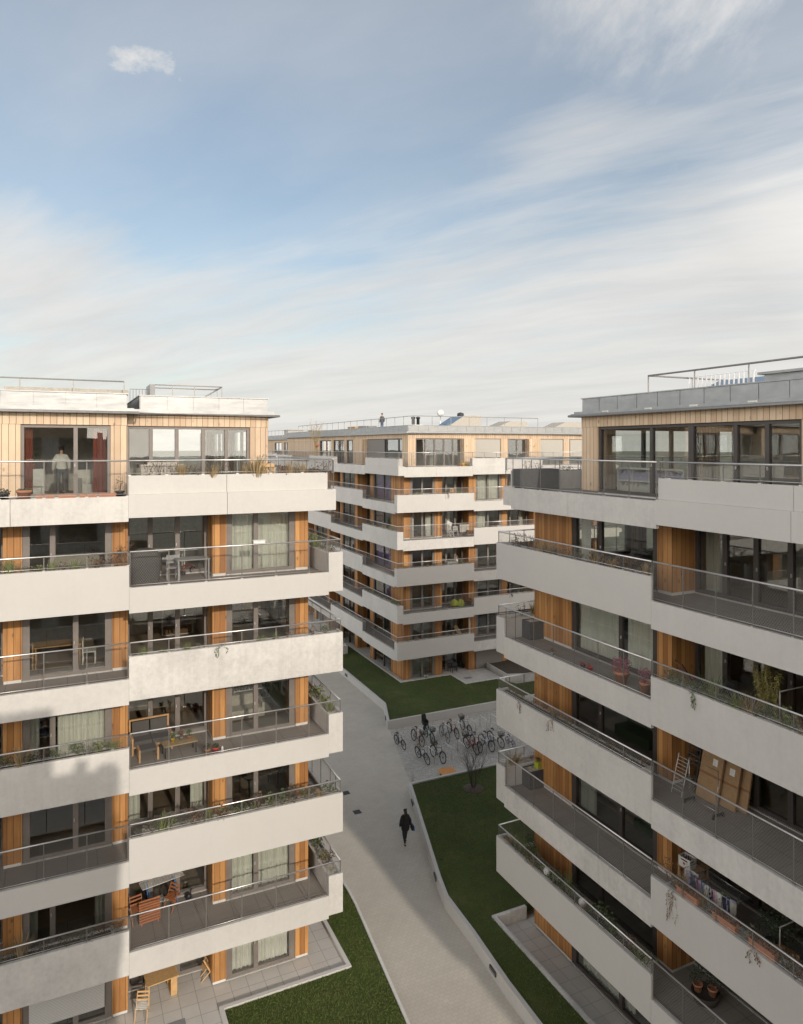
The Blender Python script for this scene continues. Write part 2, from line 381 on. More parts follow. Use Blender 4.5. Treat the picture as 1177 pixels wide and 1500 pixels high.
# ------------------------------------------------------------------ the apartment blocks
def block(label, X0, X1, Y0, Y1, faces, pent, roofs, detail=2, storeys=6, group='pale concrete apartment blocks'):
    """an apartment block: Empty at its base, every band, rail, net, pier and window a part"""
    root = thing('apartment_building', label, 'building', (X0, Y0, 0), 0, group)
    W, D = X1-X0, Y1-Y0
    d = 1.5
    # floors (each runs through to the balconies), interior core and party walls
    me_sl = None
    for k in range(1, 7):
        if me_sl is None:
            mb = MB(); mb.box(.135, W-.135, .135, D-.135, .25, FL, 0, 1); me_sl = mb.mesh('floor_slab', [M['concrete'], M['deck']])
        o = link('floor_slab', me_sl, root, (0, 0, B(k)))
        if k == 6:
            o.data = MB().box(.335, W-.335, .335, D-.335, .25, FL, 0, 1).mesh('floor_slab', [M['concrete'], M['deck']])
    cm = MB(); dd = 6.2
    for k in range(0, 7):
        zf = (B(k)+FL) if k else .12
        zt = (B(k+1)+.25) if k < 6 else 21.0
        cm.box(dd, W-dd, dd, D-dd, zf+.02, zt, 0)                            # core
        cm.box(2.75, W-2.75, 2.75, D-2.75, zf+.003, zf+.02, 1)               # room floors
    for F in faces:
        if not F.bays: continue
        ps = [b for b in F.bays if b[0] == 'p']
        for j, bb in enumerate(ps):
            if j % 2 == 0: continue
            s = (bb[1]+bb[2])/2
            for k in range(0, 6):
                zf = (B(k)+FL) if k else .12
                F.box(cm, s-.08, s+.08, -(F.d+F.dr+.35), -dd-.0, zf+.021, B(k+1)+.249, 0)
    cm.build('interior_wall', [M['plaster'], M['room_floor']], root)
    for F in faces:
        cache = {}
        for k in range(1, 7):
            k6 = k == 6
            for i, (a, b) in enumerate(F.secs):
                hi = F.high(k, i); c0 = abs(a) < .01; c1 = abs(b-F.L) < .01
                key = (i, hi, k6)
                if key not in cache:
                    cache[key] = (parapet_mesh(F, a, b, hi, k6, c0, c1).mesh('balcony', M['concrete']),
                                  soil_mesh(F, a, b, k6, c0, c1).mesh('soil_bed', M['gravelly_soil'] if rnd() < .8 else M['soil']) if hi else None,
                                  rail_mesh(F, a, b, hi, k6, c0, c1).mesh('railing', [M['steel'], M['post_grey']]),
                                  net_mesh(F, a, b, hi, k6, c0, c1, *((.075, .0021) if detail == 2 else (.12, .0042))).mesh('wire_netting', M['wire'], False) if detail else None)
                me = cache[key]
                bal = link('balcony', me[0], root, (0, 0, B(k)))
                if me[1]: link('soil_bed', me[1], bal)
                link('railing', me[2], bal)
                if me[3]: link('wire_netting', me[3], bal)
        # piers and windows, storey by storey
        cache = {}
        for k in range(0, 6):
            z0 = FL if k else .12; z1 = 3.25 if k else B(1)+.25; zl = B(k) if k else 0.
            for j, bay in enumerate(F.bays):
                kind, s0, s1 = bay[:3]; par = k % 2
                key = (j, k == 0, par)
                if key not in cache:
                    if kind == 'p':
                        back = .4
                        if (j and F.bays[j-1][0] == 'r') or (j+1 < len(F.bays) and F.bays[j+1][0] == 'r'): back = F.dr+.16
                        cache[key] = pier_mesh(F, s0, s1, -F.d, back, z0, z1).mesh('timber_pier', [M['larch'], M['kerb_concrete']])
                    else:
                        ml = bay[3]
                        if isinstance(ml, tuple): ml = ml[par]
                        n = -F.d-.03 if kind == 'w' else -F.d-F.dr
                        fm, gm = window_meshes(F, s0+.003, s1-.003, n, z0+.05, z1-.003, ml, .22 if kind == 'w' else .12, .22 if kind == 'w' else .12)
                        cache[key] = (fm.mesh('window', [F.frame, M['aluminium']]), gm.mesh('pane', M['glass']))
                if kind == 'p': link('timber_pier', cache[key], root, (0, 0, zl))
                else:
                    w = link('window', cache[key][0], root, (0, 0, zl)); link('pane', cache[key][1], w)
    # the top storey: set back, timber clad, under a zinc roof edge
    zf = B(6)+FL; zt = 20.56; ze = 21.02
    for F, ph in zip(faces, pent):
        if not ph: continue
        for seg in ph:
            inset, e0, e1, bays = seg
            cl = MB(); F.box(cl, e0, e1, -inset-.3, -inset+.02, zt, ze-.002)
            cl.build('fascia', M['larch_pale'], root)
            for bay in bays:
                kind, s0, s1 = bay[:3]
                if kind == 'p':
                    pb = bay[3] if len(bay) > 3 else .4
                    pier_mesh(F, s0, s1, -inset+(bay[4] if len(bay) > 4 else 0), pb, zf, zt-.003).build('timber_pier', [M['larch_pale'], M['frame_metal']], root)
                else:
                    fm, gm = window_meshes(F, s0+.003, s1-.003, -inset-.06, zf+.05, zt-.003, bay[3], .1, .1, .13)
                    w = fm.build('window', [F.frame, M['aluminium']], root); gm.build('pane', M['glass'], w)
    for (x0, x1, y0, y1) in roofs:                                          # penthouse outlines in block coordinates
        ev = MB(); e = .30
        ev.box(x0-e, x1+e, y0-e, y1+e, ze, ze+.05); ev.box(x0-e+.09, x1+e-.09, y0-e+.09, y1+e-.09, ze+.05, ze+.13)
        ev.build('roof_edge', M['zinc'], root)
        gt = MB(); gz = ze-.03; gt.tube([(x0-e-.05, y0-e-.05, gz), (x1+e+.05, y0-e-.05, gz), (x1+e+.05, y1+e+.05, gz), (x0-e-.05, y1+e+.05, gz)], .045, 8, 0, closed=True); gt.build('gutter', M['gutter'], root)
        # upstand of zinc panels with standing seams
        up = MB(); i = .02; zu0, zu1 = ze+.13, ze+.62
        up.box(x0+i, x1-i, y0+i, y0+i+.25, zu0, zu1); up.box(x0+i, x1-i, y1-i-.25, y1-i, zu0, zu1)
        up.box(x0+i, x0+i+.25, y0+i+.25, y1-i-.25, zu0, zu1); up.box(x1-i-.25, x1-i, y0+i+.25, y1-i-.25, zu0, zu1)
        g = .05                                                              # coping, a little wider
        for q in ((x0+i-g, x1-i+g, y0+i-g, y0+i+.28), (x0+i-g, x1-i+g, y1-i-.28, y1-i+g), (x0+i-g, x0+i+.28, y0+i+.28, y1-i-.28), (x1-i-.28, x1-i+g, y0+i+.28, y1-i-.28)):
            up.box(*q, zu1, zu1+.035)
        L = x1-x0-2*i; n = max(1, round(L/.95))
        for j in range(n):
            for yy in (y0+i-.022, y1-i+.002): up.box(x0+i+L*j/n+.012, x0+i+L*(j+1)/n-.012, yy, yy+.02, zu0+.01, zu1-.012)
        L = y1-y0-2*i; n = max(1, round(L/.95))
        for j in range(n):
            for xx in (x0+i-.022, x1-i+.002): up.box(xx, xx+.02, y0+i+L*j/n+.012, y0+i+L*(j+1)/n-.012, zu0+.01, zu1-.012)
        up.build('roof_upstand', M['zinc'], root)
        MB().box(x0+i+.25, x1-i-.25, y0+i+.25, y1-i-.25, ze+.13, ze+.30).build('roof', M['deck_tile'], root)
    return root

def face(o, t, n, L, secs, par, bays=(), frame='frame_metal', d=1.5, dr=1.0):
    F = Face(o, t, n, L, secs, par, d, dr); F.bays = list(bays); F.frame = M[frame]; return F
def secs(*b): return [(b[i], b[i+1]) for i in range(len(b)-1)]

# --- the left block: its south face (towards us) and its east face
LX0, LX1, LY0, LY1 = -20.6, 9.3, 24.8, 42.0; W, D = LX1-LX0, LY1-LY0
LS = face((W, 0), (-1, 0), (0, -1), W, secs(0, 7.47, 14.95, 22.4, W), 0, [
    ('p', .87, 1.39), ('w', 1.39, 4.01, [2.90]), ('p', 4.01, 4.51), ('r', 4.51, 7.40, [5.6, 6.56]), ('p', 7.40, 7.91), ('w', 7.91, 10.65, ([9.05], [9.75])),
    ('p', 10.65, 11.2), ('r', 11.2, 14.1, [12.2, 13.2]), ('p', 14.1, 14.6), ('w', 14.6, 17.3, [16.]), ('p', 17.3, 17.9), ('r', 17.9, 20.8, [18.9, 19.9]), ('p', 20.8, 21.4),
    ('w', 21.4, 24.1, [22.8]), ('p', 24.1, 24.7), ('r', 24.7, 27.6, [25.7, 26.7]), ('p', 27.6, 29.0)])
LE = face((W, 0), (0, 1), (1, 0), D, secs(0, 8., D), 1, [
    ('p', 1.93, 3.1), ('w', 3.1, 6.8, [5.]), ('p', 6.8, 7.4), ('r', 7.4, 10.6, [8.5, 9.5]), ('p', 10.6, 11.2), ('w', 11.2, 14.7, [13.]), ('p', 14.7, 15.7)], d=.9)
LPs = [(2.1, 2.3, 7.40, [('p', 2.3, 3.0), ('w', 3.0, 7.40, [3.87, 4.72, 5.67, 6.57])]),
       (1.55, 7.42, W-2.3, [('p', 7.42, 7.95, .9), ('w', 7.95, 10.7, [9.05]), ('p', 10.7, 11.6), ('w', 11.6, 15., [12.7, 13.8]), ('p', 15., 16.), ('w', 16., 20., [18.]), ('p', 20., 21.), ('w', 21., 25., [23.]), ('p', 25., W-2.3)])]
LPe = [(2.3, 2.1, D-2., [('p', 2.53, 4., .3), ('w', 4., 8., [6.]), ('p', 8., 9.), ('w', 9., 13., [11.]), ('p', 13., D-2)])]
LEFT = block('pale concrete apartment block with sunlit balcony bands, on the left side of the path', LX0, LX1, LY0, LY1, [LS, LE], [LPs, LPe],
             [(2.3, W-7.42+.0, 1.55, D-2), (W-7.42+.46, W-2.3, 2.1, D-2.3)])

# --- the right block: its west face (along the path) and its north face
RX0, RX1, RY0, RY1 = 15.88, 46.0, -15.0, 24.5; W, D = RX1-RX0, RY1-RY0
RW = face((0, D), (0, -1), (-1, 0), D, secs(0, 8.47, 16.5, 24.5, 32., D), 1, [
    ('p', .54, 2.9), ('w', 2.9, 7.24, ([5.5], [4.45])), ('p', 7.24, 7.87), ('r', 7.87, 13.2, [9.0, 10.1, 11.2, 12.3]), ('p', 13.2, 13.8), ('w', 13.8, 17.6, [15.5]),
    ('p', 17.6, 18.3), ('r', 18.3, 23.4, [19.5, 20.7, 22.]), ('p', 23.4, 24.), ('w', 24., 29., [26.5]), ('p', 29., 38.)], 'frame_dark')
RN = face((0, D), (1, 0), (0, 1), W, secs(0, 8.8, W), 0, [('p', 1.93, 3.), ('w', 3., 6.5, [4.8]), ('p', 6.5, 7.2), ('w', 7.2, 11., [9.]), ('p', 11., 12.), ('w', 12., 16., [14.]), ('p', 16., 28.5)], 'frame_dark', d=.56, dr=1.)
RPw = [(2.0, 2.9, D-3., [('p', 2.9, 3.8), ('w', 3.8, 8.1, [6.4]), ('w', 8.1, 11.9, [9.75, 10.8]), ('p', 11.9, 12.8), ('w', 12.8, 17., [14.2, 15.6]), ('p', 17., 18.), ('w', 18., 24., [20, 22]), ('p', 24., D-3)])]
RPn = [(2.9, 2.0, W-2., [('p', 2.43, 3.4, .3), ('w', 3.4, 8., [5, 6.5]), ('p', 8., 9.), ('w', 9., 14., [11.5]), ('p', 14., W-2)])]
RIGHT = block('pale concrete apartment block with shaded balcony bands, on the right side of the path', RX0, RX1, RY0, RY1, [RW, RN], [RPw, RPn],
              [(2.0, W-2, 3., D-2.9)])

# --- the middle block behind the bicycles: west and south faces
MX0, MX1, MY0, MY1 = 24.15, 48.0, 51.9, 92.0; W, D = MX1-MX0, MY1-MY0
MS = face((0, 0), (1, 0), (0, -1), W, secs(0, 7.25, 14.6, W), 1, [
    ('p', 1.29, 1.9), ('w', 1.9, 4.25, [3.05]), ('p', 4.25, 4.95), ('r', 4.95, 7.6, [5.9, 6.8]), ('p', 7.6, 8.3), ('w', 8.3, 11., [9.6]), ('p', 11., 11.6), ('r', 11.6, 14.5, [12.6, 13.6]),
    ('p', 14.5, 15.1), ('w', 15.1, 18., [16.5]), ('p', 18., 18.6), ('r', 18.6, 21.5, [19.6, 20.6]), ('p', 21.5, 22.5)])
MW = face((0, 0), (0, 1), (-1, 0), D, secs(0, 7.5, 16., 24., 32., D), 0, [
    ('p', 1.93, 4.0), ('w', 4.0, 7.9, [5.7]), ('p', 7.9, 8.7), ('r', 8.7, 11.9, [9.8, 10.9]), ('p', 11.9, 12.6), ('w', 12.6, 16., [14.2]), ('p', 16., 16.7), ('r', 16.7, 20., [17.8, 18.9]),
    ('p', 20., 20.7), ('w', 20.7, 24.5, [22.5]), ('p', 24.5, 25.2), ('r', 25.2, 28.5, [26.3, 27.4]), ('p', 28.5, 29.2), ('w', 29.2, 33, [31.]), ('p', 33., 38.)], 'frame_dark', d=1.28)
MPs = [(1.9, 1.9, W-2., [('p', 1.9, 2.6), ('w', 2.6, 7.1, [3.6, 4.5, 5.4, 6.3]), ('p', 7.1, 8.25, 1.0, .45), ('w', 8.25, 11.2, [9.7]), ('p', 11.2, 11.95), ('w', 11.95, 14., [13.]), ('p', 14., 15.2, 1., .45), ('w', 15.2, 18.2, [16.7]), ('p', 18.2, 18.9), ('w', 18.9, 21., [20.]), ('p', 21., W-2.)])]
MPw = [(1.9, 1.9, D-2., [('p', 2.32, 3.1, .3), ('w', 3.1, 6.6, [4.]), ('w', 6.6, 11., [8.6]), ('p', 11., 13.4, 1., .5), ('w', 13.4, 16.5, [15.]), ('p', 16.5, 17.2), ('w', 17.2, 20.5, [18.8]), ('p', 20.5, 21.2), ('w', 21.2, 25., [23.]), ('p', 25., D-2.)])]
MIDDLE = block('pale concrete apartment block standing beyond the parked bicycles and lawn', MX0, MX1, MY0, MY1, [MS, MW], [MPs, MPw], [(1.9, W-2, 1.9, D-2)], 1)

# --- the far block, only its top storeys in view
FX0, FX1, FY0, FY1 = 28.6, 52.0, 99.8, 130.0; W, D = FX1-FX0, FY1-FY0
FS = face((0, 0), (1, 0), (0, -1), W, secs(0, 7.4, 14.8, W), 0, [('p', 1.28, 1.9), ('w', 1.9, 4.5, [3.]), ('p', 4.5, 5.), ('r', 5., 8., [6., 7.]), ('p', 8., 8.7), ('w', 8.7, 12., [10.]), ('p', 12., 21.5)])
FW = face((0, 0), (0, 1), (-1, 0), D, secs(0, 7.5, 16., 23., D), 1, [('p', 1.5, 3.0), ('w', 3.0, 6.9, [5.]), ('p', 6.9, 7.7), ('r', 7.7, 11., [8.8, 9.9]), ('p', 11., 11.8), ('w', 11.8, 15., [13.]), ('p', 15., 27.)], d=1.28)
FP = [(1.9, 1.9, W-2., [('p', 1.9, 2.8), ('w', 2.8, 6.5, [4., 5.2]), ('p', 6.5, 7.5), ('w', 7.5, 11., [9.]), ('p', 11., W-2)])]
FPw = [(1.9, 1.9, D-2., [('p', 2.32, 3.4, .3), ('w', 3.4, 7.5, [5., 6.2]), ('p', 7.5, 9.), ('w', 9., 13., [11.]), ('p', 13., D-2)])]
FAR = block('farthest pale apartment block, its top storeys showing between the left and middle blocks', FX0, FX1, FY0, FY1, [FS, FW], [FP, FPw], [(1.9, W-2, 1.9, D-2)], 0)

# --- the block behind the viewer, whose roof shades the lower left of the left block
nb = thing('apartment_building', 'pale neighbouring apartment block that throws its shadow on the lower left balconies', 'building', (-24, -22, 0), 0, 'pale concrete apartment blocks')
mb = MB(); mb.box(0, 27.3, 0, 17.4, 0, 20.4); mb.build('wall', M['plaster'], nb)
mb = MB()
for k in range(1, 7): mb.box(-.5, 27.4, 17.4, 17.6, B(k), B(k)+1.2); mb.box(27.3, 27.4, -.5, 17.4, B(k), B(k)+1.2)
mb.build('parapet', M['concrete'], nb)
for k in range(0, 7):
    for i in range(7):
        z = (B(k)+1.25) if k else .3
        o = MB().box(1.2+i*3.7, 3.8+i*3.7, 17.36, 17.43, z, z+1.75).build('window', M['frame_dark'], nb); MB().box(1.35+i*3.7, 3.65+i*3.7, 17.43, 17.45, z+.1, z+1.65).build('pane', M['glass'], o)
mb = MB(); mb.box(3, 25.35, 10, 17.2, 20.4, 22.7); mb.build('roof_hut', M['larch_pale'], nb)
mb = MB(); mb.box(26.0, 26.35, 16.6, 17.2, 20.4, 20.9); mb.box(26.65, 27.2, 16.6, 17.2, 20.4, 20.65); mb.build('chimney', M['zinc'], nb)

# ------------------------------------------------------------------ ground
def struct(name, mb, mats, kind='structure'): return tag(mb.build(name, mats), None, None, None, kind)
g = MB(); g.box(-2500, 2500, -1500, 4000, -.6, -.1); struct('ground', g, M['far_ground'])
g = MB(); g.prism([(4, -60), (40, -60), (60, 45), (60, 140), (-30, 140), (-30, 43), (-30, 10), (4, 10)], -.08, 0); struct('path', g, M['paving'])
g = MB(); g.prism([(20.42, 45.2), (18.2, 37.2), (17.86, 36.45), (50, 36.45), (50, 45.3)], -.05, .004); struct('bicycle_yard', g, M['setts'])
def lawn(poly, z, holes=None):
    g = MB(); g.prism(poly, z-.3, z); return struct('lawn', g, M['lawn'])
RLP = [(17.80, 36.30), (15.13, 27.9), (14.78, 26.57), (14.67, 24.18), (14.42, 21.4), (14.34, 19.4), (14.2, -15), (15.75, -15), (15.75, 24.72), (46, 24.72), (46, 36.30)]
RLAWN = lawn(RLP, .48)
MLP = [(21.76, 75.), (21.72, 57.3), (21.66, 48.52), (20.46, 45.44), (50, 45.44), (50, 48.0), (37.2, 48.0), (33.2, 48.2), (32.3, 49.85), (29.35, 49.85), (29.35, 52.4), (24.7, 52.4), (24.7, 75.)]
MLAWN = lawn(MLP, .48)
LLP = [(11.2, 42), (11.2, 29.45), (11.16, 28.38), (10.46, 21.85), (8.9, 8.0), (4.95, 8.0), (4.95, 24.95), (9.72, 24.95), (9.72, 42)]
LLAWN = lawn(LLP, .13)
g = MB(); g.box(-30, 4.8, 8.5, 27.6, -.05, .05); g.box(4.8, 9.55, 25.1, 42, -.05, .052); struct('patio', g, M['patio_tile'])
g = MB(); g.box(15.95, 18, -15, 24.5, -.05, .052); struct('patio', g, M['patio_tile'])
g = MB(); g.prism([(24.85, 75), (24.85, 52.55), (29.5, 52.55), (29.5, 50.0), (33.3, 50.0), (33.3, 54), (50, 54), (50, 75)], -.05, .30); struct('patio', g, M['patio_tile'])

def wall_poly(pts, th, z0, z1, name, label, cat, joint=1.6, side=1, mat='garden_concrete', group=None):
    """low wall along a line of points, in cast lengths with a fine joint between them"""
    mb = MB()
    P_ = [Vector((x, y)) for x, y in pts]; offs = []
    for i, p in enumerate(P_):
        ds = []
        if i: ds.append((P_[i]-P_[i-1]).normalized())
        if i < len(P_)-1: ds.append((P_[i+1]-P_[i]).normalized())
        ns = [Vector((-d.y, d.x))*side for d in ds]
        n = sum(ns, Vector((0, 0))); n.normalize(); offs.append(n*th/max(.4, n.dot(ns[0])))
    for i in range(len(P_)-1):
        a, b, oa, ob = P_[i], P_[i+1], offs[i], offs[i+1]; L = (b-a).length; n = max(1, round(L/joint))
        for j in range(n):
            t0 = j/n + (.005/L if j else 0); t1 = (j+1)/n - (.005/L if j < n-1 else 0)
            q = [a.lerp(b, t0), a.lerp(b, t1), (a+oa).lerp(b+ob, t1), (a+oa).lerp(b+ob, t0)]
            mb.prism([(v.x, v.y) for v in q], z0, z1)
    o = mb.build(name, M[mat]); return tag(o, label, cat, group)
wall_poly([(34, 36.46), (17.68, 36.46), (14.98, 27.93), (14.62, 26.6), (14.5, 24.2), (14.25, 21.4), (14.17, 19.4), (14.03, -15)], .17, -.05, .56, 'garden_wall', 'low concrete wall holding the lawn in front of the right block', 'wall', 1.9)
wall_poly([(15.92, -15), (15.92, 24.53), (17.4, 24.53)], .15, -.05, .55, 'garden_wall', 'low concrete wall round the sunken tiled patio of the right block', 'wall', 1.9)
wall_poly([(50, 45.22), (20.28, 45.22), (21.48, 48.57), (21.58, 57.3), (21.6, 75)], .17, -.05, .57, 'garden_wall', 'low concrete wall between the bicycles and the far lawn', 'wall', 1.5, -1)
wall_poly([(24.87, 75), (24.87, 52.57), (29.52, 52.57), (29.52, 50.02), (33.2, 50.02)], .13, -.05, .50, 'kerb', 'pale concrete kerb edging the patio of the middle block', 'kerb', 2, -1, 'kerb_concrete')
wall_poly([(11.33, 42), (11.33, 29.45), (11.28, 28.36), (10.58, 21.83), (9.02, 8)], .11, -.05, .16, 'kerb', 'slim pale concrete kerb between the sunlit lawn and the path', 'kerb', 2, -1, 'kerb_concrete')
wall_poly([(9.56, 42), (9.56, 25.11), (4.80, 25.11), (4.80, 8)], .15, -.05, .20, 'kerb', 'pale concrete kerb round the corner patio of the left block', 'kerb', 2, 1, 'kerb_concrete')

# raised planting bed beside the middle block's patio
pb = thing('planting_bed', 'raised concrete-edged bed of bare soil beside the middle block patio', 'planter', (33.35, 48.3, 0))
q = [(0, 1.6), (3.6, .2), (3.9, 6.0), (.2, 5.2)]
mb = MB()
for i in range(4):
    a, b = Vector(q[i]), Vector(q[(i+1) % 4]); c = Vector((1.9, 3.2)); mb.prism([tuple(a), tuple(b), tuple(b.lerp(c, .06)), tuple(a.lerp(c, .06))], 0, .72)
mb.build('edging', M['garden_concrete'], pb)
mb = MB(); mb.prism([tuple(Vector(p).lerp(Vector((1.9, 3.2)), .05)) for p in q], 0, .62); mb.build('soil_bed', M['soil'], pb)

# grass blades over the nearer lawns
def inside(x, y, poly):
    c = False; n = len(poly)
    for i in range(n):
        x0, y0 = poly[i]; x1, y1 = poly[(i+1) % n]
        if (y0 > y) != (y1 > y) and x < (x1-x0)*(y-y0)/(y1-y0)+x0: c = not c
    return c
def blades(poly, z, n, xr, yr, h=.045):
    v, f = [], []
    while n > 0:
        x, y = uni(*xr), uni(*yr)
        if not inside(x, y, poly): continue
        a = uni(0, 2*PI); w = uni(.010, .022); hh = h*uni(.5, 1.3); lx, ly = uni(-.05, .05), uni(-.05, .05); b = len(v)
        v += [(x-w*math.cos(a), y-w*math.sin(a), z-.005), (x+w*math.cos(a), y+w*math.sin(a), z-.005), (x+lx, y+ly, z+hh)]; f.append((b, b+1, b+2)); n -= 1
    me = bpy.data.meshes.new('grass'); me.from_pydata(v, [], f); me.materials.append(M['grass_blade']); o = link('grass', me); tag(o, None, None, None, 'stuff'); return o
blades(LLP, .13, 36000, (4.95, 11.2), (19, 31))
blades(RLP, .48, 42000, (14.2, 24), (17, 36.3))
blades(MLP, .48, 16000, (20.4, 36), (45.4, 64), .06)
# ------------------------------------------------------------------ more materials for the loose things
for nm, col, ro in (('dark_fabric', (.07,.066,.062), .9), ('timber', (.46,.27,.12), .6), ('teak', (.34,.13,.055), .55), ('pale_timber', (.58,.36,.16), .55), ('cardboard', (.33,.205,.105), .85),
                    ('paper', (.68,.67,.63), .8), ('grey_table', (.24,.24,.23), .45), ('beige_cover', (.42,.39,.34), .85), ('yellow', (.65,.42,.03), .5), ('lime', (.38,.42,.04), .8), ('red', (.50,.05,.03), .5),
                    ('orange_board', (.62,.27,.08), .6), ('blue_cloth', (.05,.20,.50), .7), ('coat_black', (.014,.014,.016), .9), ('trouser_dark', (.018,.02,.024), .9), ('hair_dark', (.018,.011,.008), .7),
                    ('skin', (.50,.30,.21), .6), ('white_cloth', (.62,.60,.56), .9), ('grey_cloth', (.10,.10,.105), .9), ('jeans', (.10,.15,.24), .9), ('pink', (.55,.30,.36), .9), ('lilac', (.42,.40,.55), .9), ('navy', (.03,.04,.10), .9),
                    ('bark', (.075,.055,.042), .9), ('straw', (.30,.22,.11), .9), ('leaf', (.075,.11,.035), .7), ('leaf_pale', (.16,.19,.06), .7), ('leaf_dark', (.028,.05,.02), .7), ('leaf_grey', (.15,.15,.10), .8), ('leaf_brown', (.15,.085,.045), .85), ('heather', (.34,.11,.15), .85),
                    ('stone', (.42,.40,.36), .9), ('slate', (.06,.062,.066), .6), ('bamboo_leaf', (.32,.30,.085), .7), ('iron', (.055,.055,.055), .6), ('chrome', (.5,.5,.5), .25), ('tan_leather', (.22,.10,.045), .6), ('wicker', (.06,.048,.038), .9), ('bottle_brown', (.05,.022,.01), .2)):
    plain(nm, col, ro, .8 if nm == 'chrome' else 0.)
for nm, col in (('paint_black', (.02,.02,.022)), ('paint_red', (.33,.025,.02)), ('paint_teal', (.22,.40,.38)), ('paint_silver', (.45,.46,.47)), ('paint_maroon', (.20,.04,.03)), ('paint_white', (.62,.62,.60)), ('paint_blue', (.12,.20,.33)), ('paint_purple', (.25,.18,.42)), ('paint_grey', (.16,.17,.18))):
    plain(nm, col, .3, .15, .06)
k = NT('skylight_blue'); k.set((.10,.16,.24), .12, .0); M['skylight_blue'] = k.mat
k = NT('shutter'); x, y, zz = k.n('ShaderNodeSeparateXYZ', {0: k.pos()}).outputs; fr = k.math('FRACT', k.math('MULTIPLY', zz, 20)); k.set(k.mix(k.math('GREATER_THAN', fr, .2), (.25,.245,.24), (.60,.59,.57)), .55); k.bump(fr, .4, .01); M['shutter'] = k.mat
def ico(mb, c, r, m=0, sz=1.):
    prof = [(max(.0005, r*math.sin(PI*i/8)), -r*sz*math.cos(PI*i/8)) for i in range(9)]; mb.lathe(prof, 12, c, m)
def pot_profile(r, h): return [(r*.68, 0), (r*.92, h*.78), (r*1.05, h*.78), (r*1.07, h), (r*.93, h), (r*.90, h*.86), (.01, h*.86)]

# ------------------------------------------------------------------ plants
def tuft(n, rad, h, kind):
    """a plant clump: leafy faces (0), stems (1)"""
    mb = MB()
    for i in range(n):
        a = uni(0, 2*PI); q = rad*math.sqrt(rnd())
        if kind == 'blade':
            p = Vector((q*.5*math.cos(a), q*.5*math.sin(a), 0)); t = p + Vector((math.cos(a)*q*uni(.5, 1.5), math.sin(a)*q*uni(.5, 1.5), h*uni(.5, 1.1)))
            w = Vector((-math.sin(a), math.cos(a), 0))*uni(.004, .010); mid = (p+t)/2+Vector((0, 0, h*.12)); b = len(mb.v)
            mb.v += [tuple(p-w), tuple(p+w), tuple(mid+w), tuple(mid-w), tuple(t)]; mb.face([b, b+1, b+2, b+3], 0); mb.face([b+3, b+2, b+4], 0)
        else:
            z = h*rnd()**.7; sp = rad*(1.0-.45*abs(z/h-.45)); q = sp*math.sqrt(rnd())
            c = Vector((q*math.cos(a), q*math.sin(a), z)); d = Vector((uni(-1, 1), uni(-1, 1), uni(-.3, .9))).normalized(); e = d.cross(Vector((uni(-1, 1), uni(-1, 1), uni(-1, 1)))).normalized()
            L = uni(.03, .075)*(1 if kind == 'leaf' else .6); w = L*.38; b = len(mb.v)
            mb.v += [tuple(c), tuple(c+d*L*.5+e*w), tuple(c+d*L), tuple(c+d*L*.5-e*w)]; mb.face([b, b+1, b+2, b+3], 0)
    for i in range(7 if kind != 'blade' else 2):
        a = uni(0, 2*PI); t = Vector((math.cos(a)*rad*.7, math.sin(a)*rad*.7, h*uni(.7, 1.1))); mb.wire((0, 0, -.02), t*.5+Vector((0, 0, h*.1)), .004, 1); mb.wire(t*.5+Vector((0, 0, h*.1)), t, .003, 1)
    return mb
TUFTS = []
for kind, mt, h, n in (('leaf', 'leaf', .26, 90), ('leaf', 'leaf_pale', .24, 80), ('blade', 'straw', .34, 60), ('small', 'leaf_grey', .20, 110), ('leaf', 'leaf_brown', .30, 60), ('blade', 'leaf_pale', .32, 55), ('small', 'leaf_brown', .36, 70), ('leaf', 'leaf_dark', .22, 90)):
    for j in range(2): TUFTS.append(tuft(n, .19, h, kind).mesh('plant', [M[mt], M['bark']], False))
def world(root, F, s, n, z): return Vector(root.location) + F.pt(s, n, z)
def trough(root, F, k, i, n, label, group, pick=None, sc=(.7, 1.25), a=None, b=None):
    """n clumps growing along one trough"""
    s0, s1 = F.secs[i]; s0 = (a if a is not None else s0+.35); s1 = (b if b is not None else s1-.3)
    nn = -.28 if k < 6 else -.5
    for j in range(n):
        s = s0+(s1-s0)*(j+uni(.15, .85))/n; t = random.choice(pick or range(len(TUFTS)))
        o = link('trough_plant', TUFTS[t], None, world(root, F, s, nn+uni(-.1, .08), B(k)+(1.37 if k < 6 else 1.27)))
        e = uni(*sc)*1.4; o.scale = (e*uni(.85, 1.2), e*uni(.85, 1.2), e*uni(.8, 1.2)); o.rotation_euler = (0, 0, uni(0, 6.28)); tag(o, label, 'plant', group)
lowp = [0, 1, 2, 3, 5, 6, 7, 8, 9, 10, 11]; dry = [4, 5, 6, 7, 8, 9, 12, 13]
LV = 'left block'
trough(LEFT, LS, 2, 0, 22, 'small rockery plant in the dense trough of the left block\'s sunlit second floor corner', 'plants in the second floor corner trough, left block', lowp)
trough(LEFT, LS, 4, 0, 11, 'small low plant in the sparse trough of the left block\'s sunlit fourth floor corner', 'plants in the fourth floor corner trough, left block', lowp, (.45, .8))
trough(LEFT, LS, 6, 0, 16, 'dry seed-headed stalks in the trough of the left block\'s top terrace', 'plants in the top terrace trough, left block', dry, (.9, 1.5))
trough(LEFT, LS, 5, 1, 10, 'small plant in the fifth floor trough beside the left edge of the photo', 'plants in the fifth floor inner trough, left block', lowp, a=7.7, b=11.4)
trough(LEFT, LS, 3, 1, 11, 'small plant in the half-shaded third floor trough of the left block', 'plants in the third floor inner trough, left block', lowp, a=7.7, b=11.6)
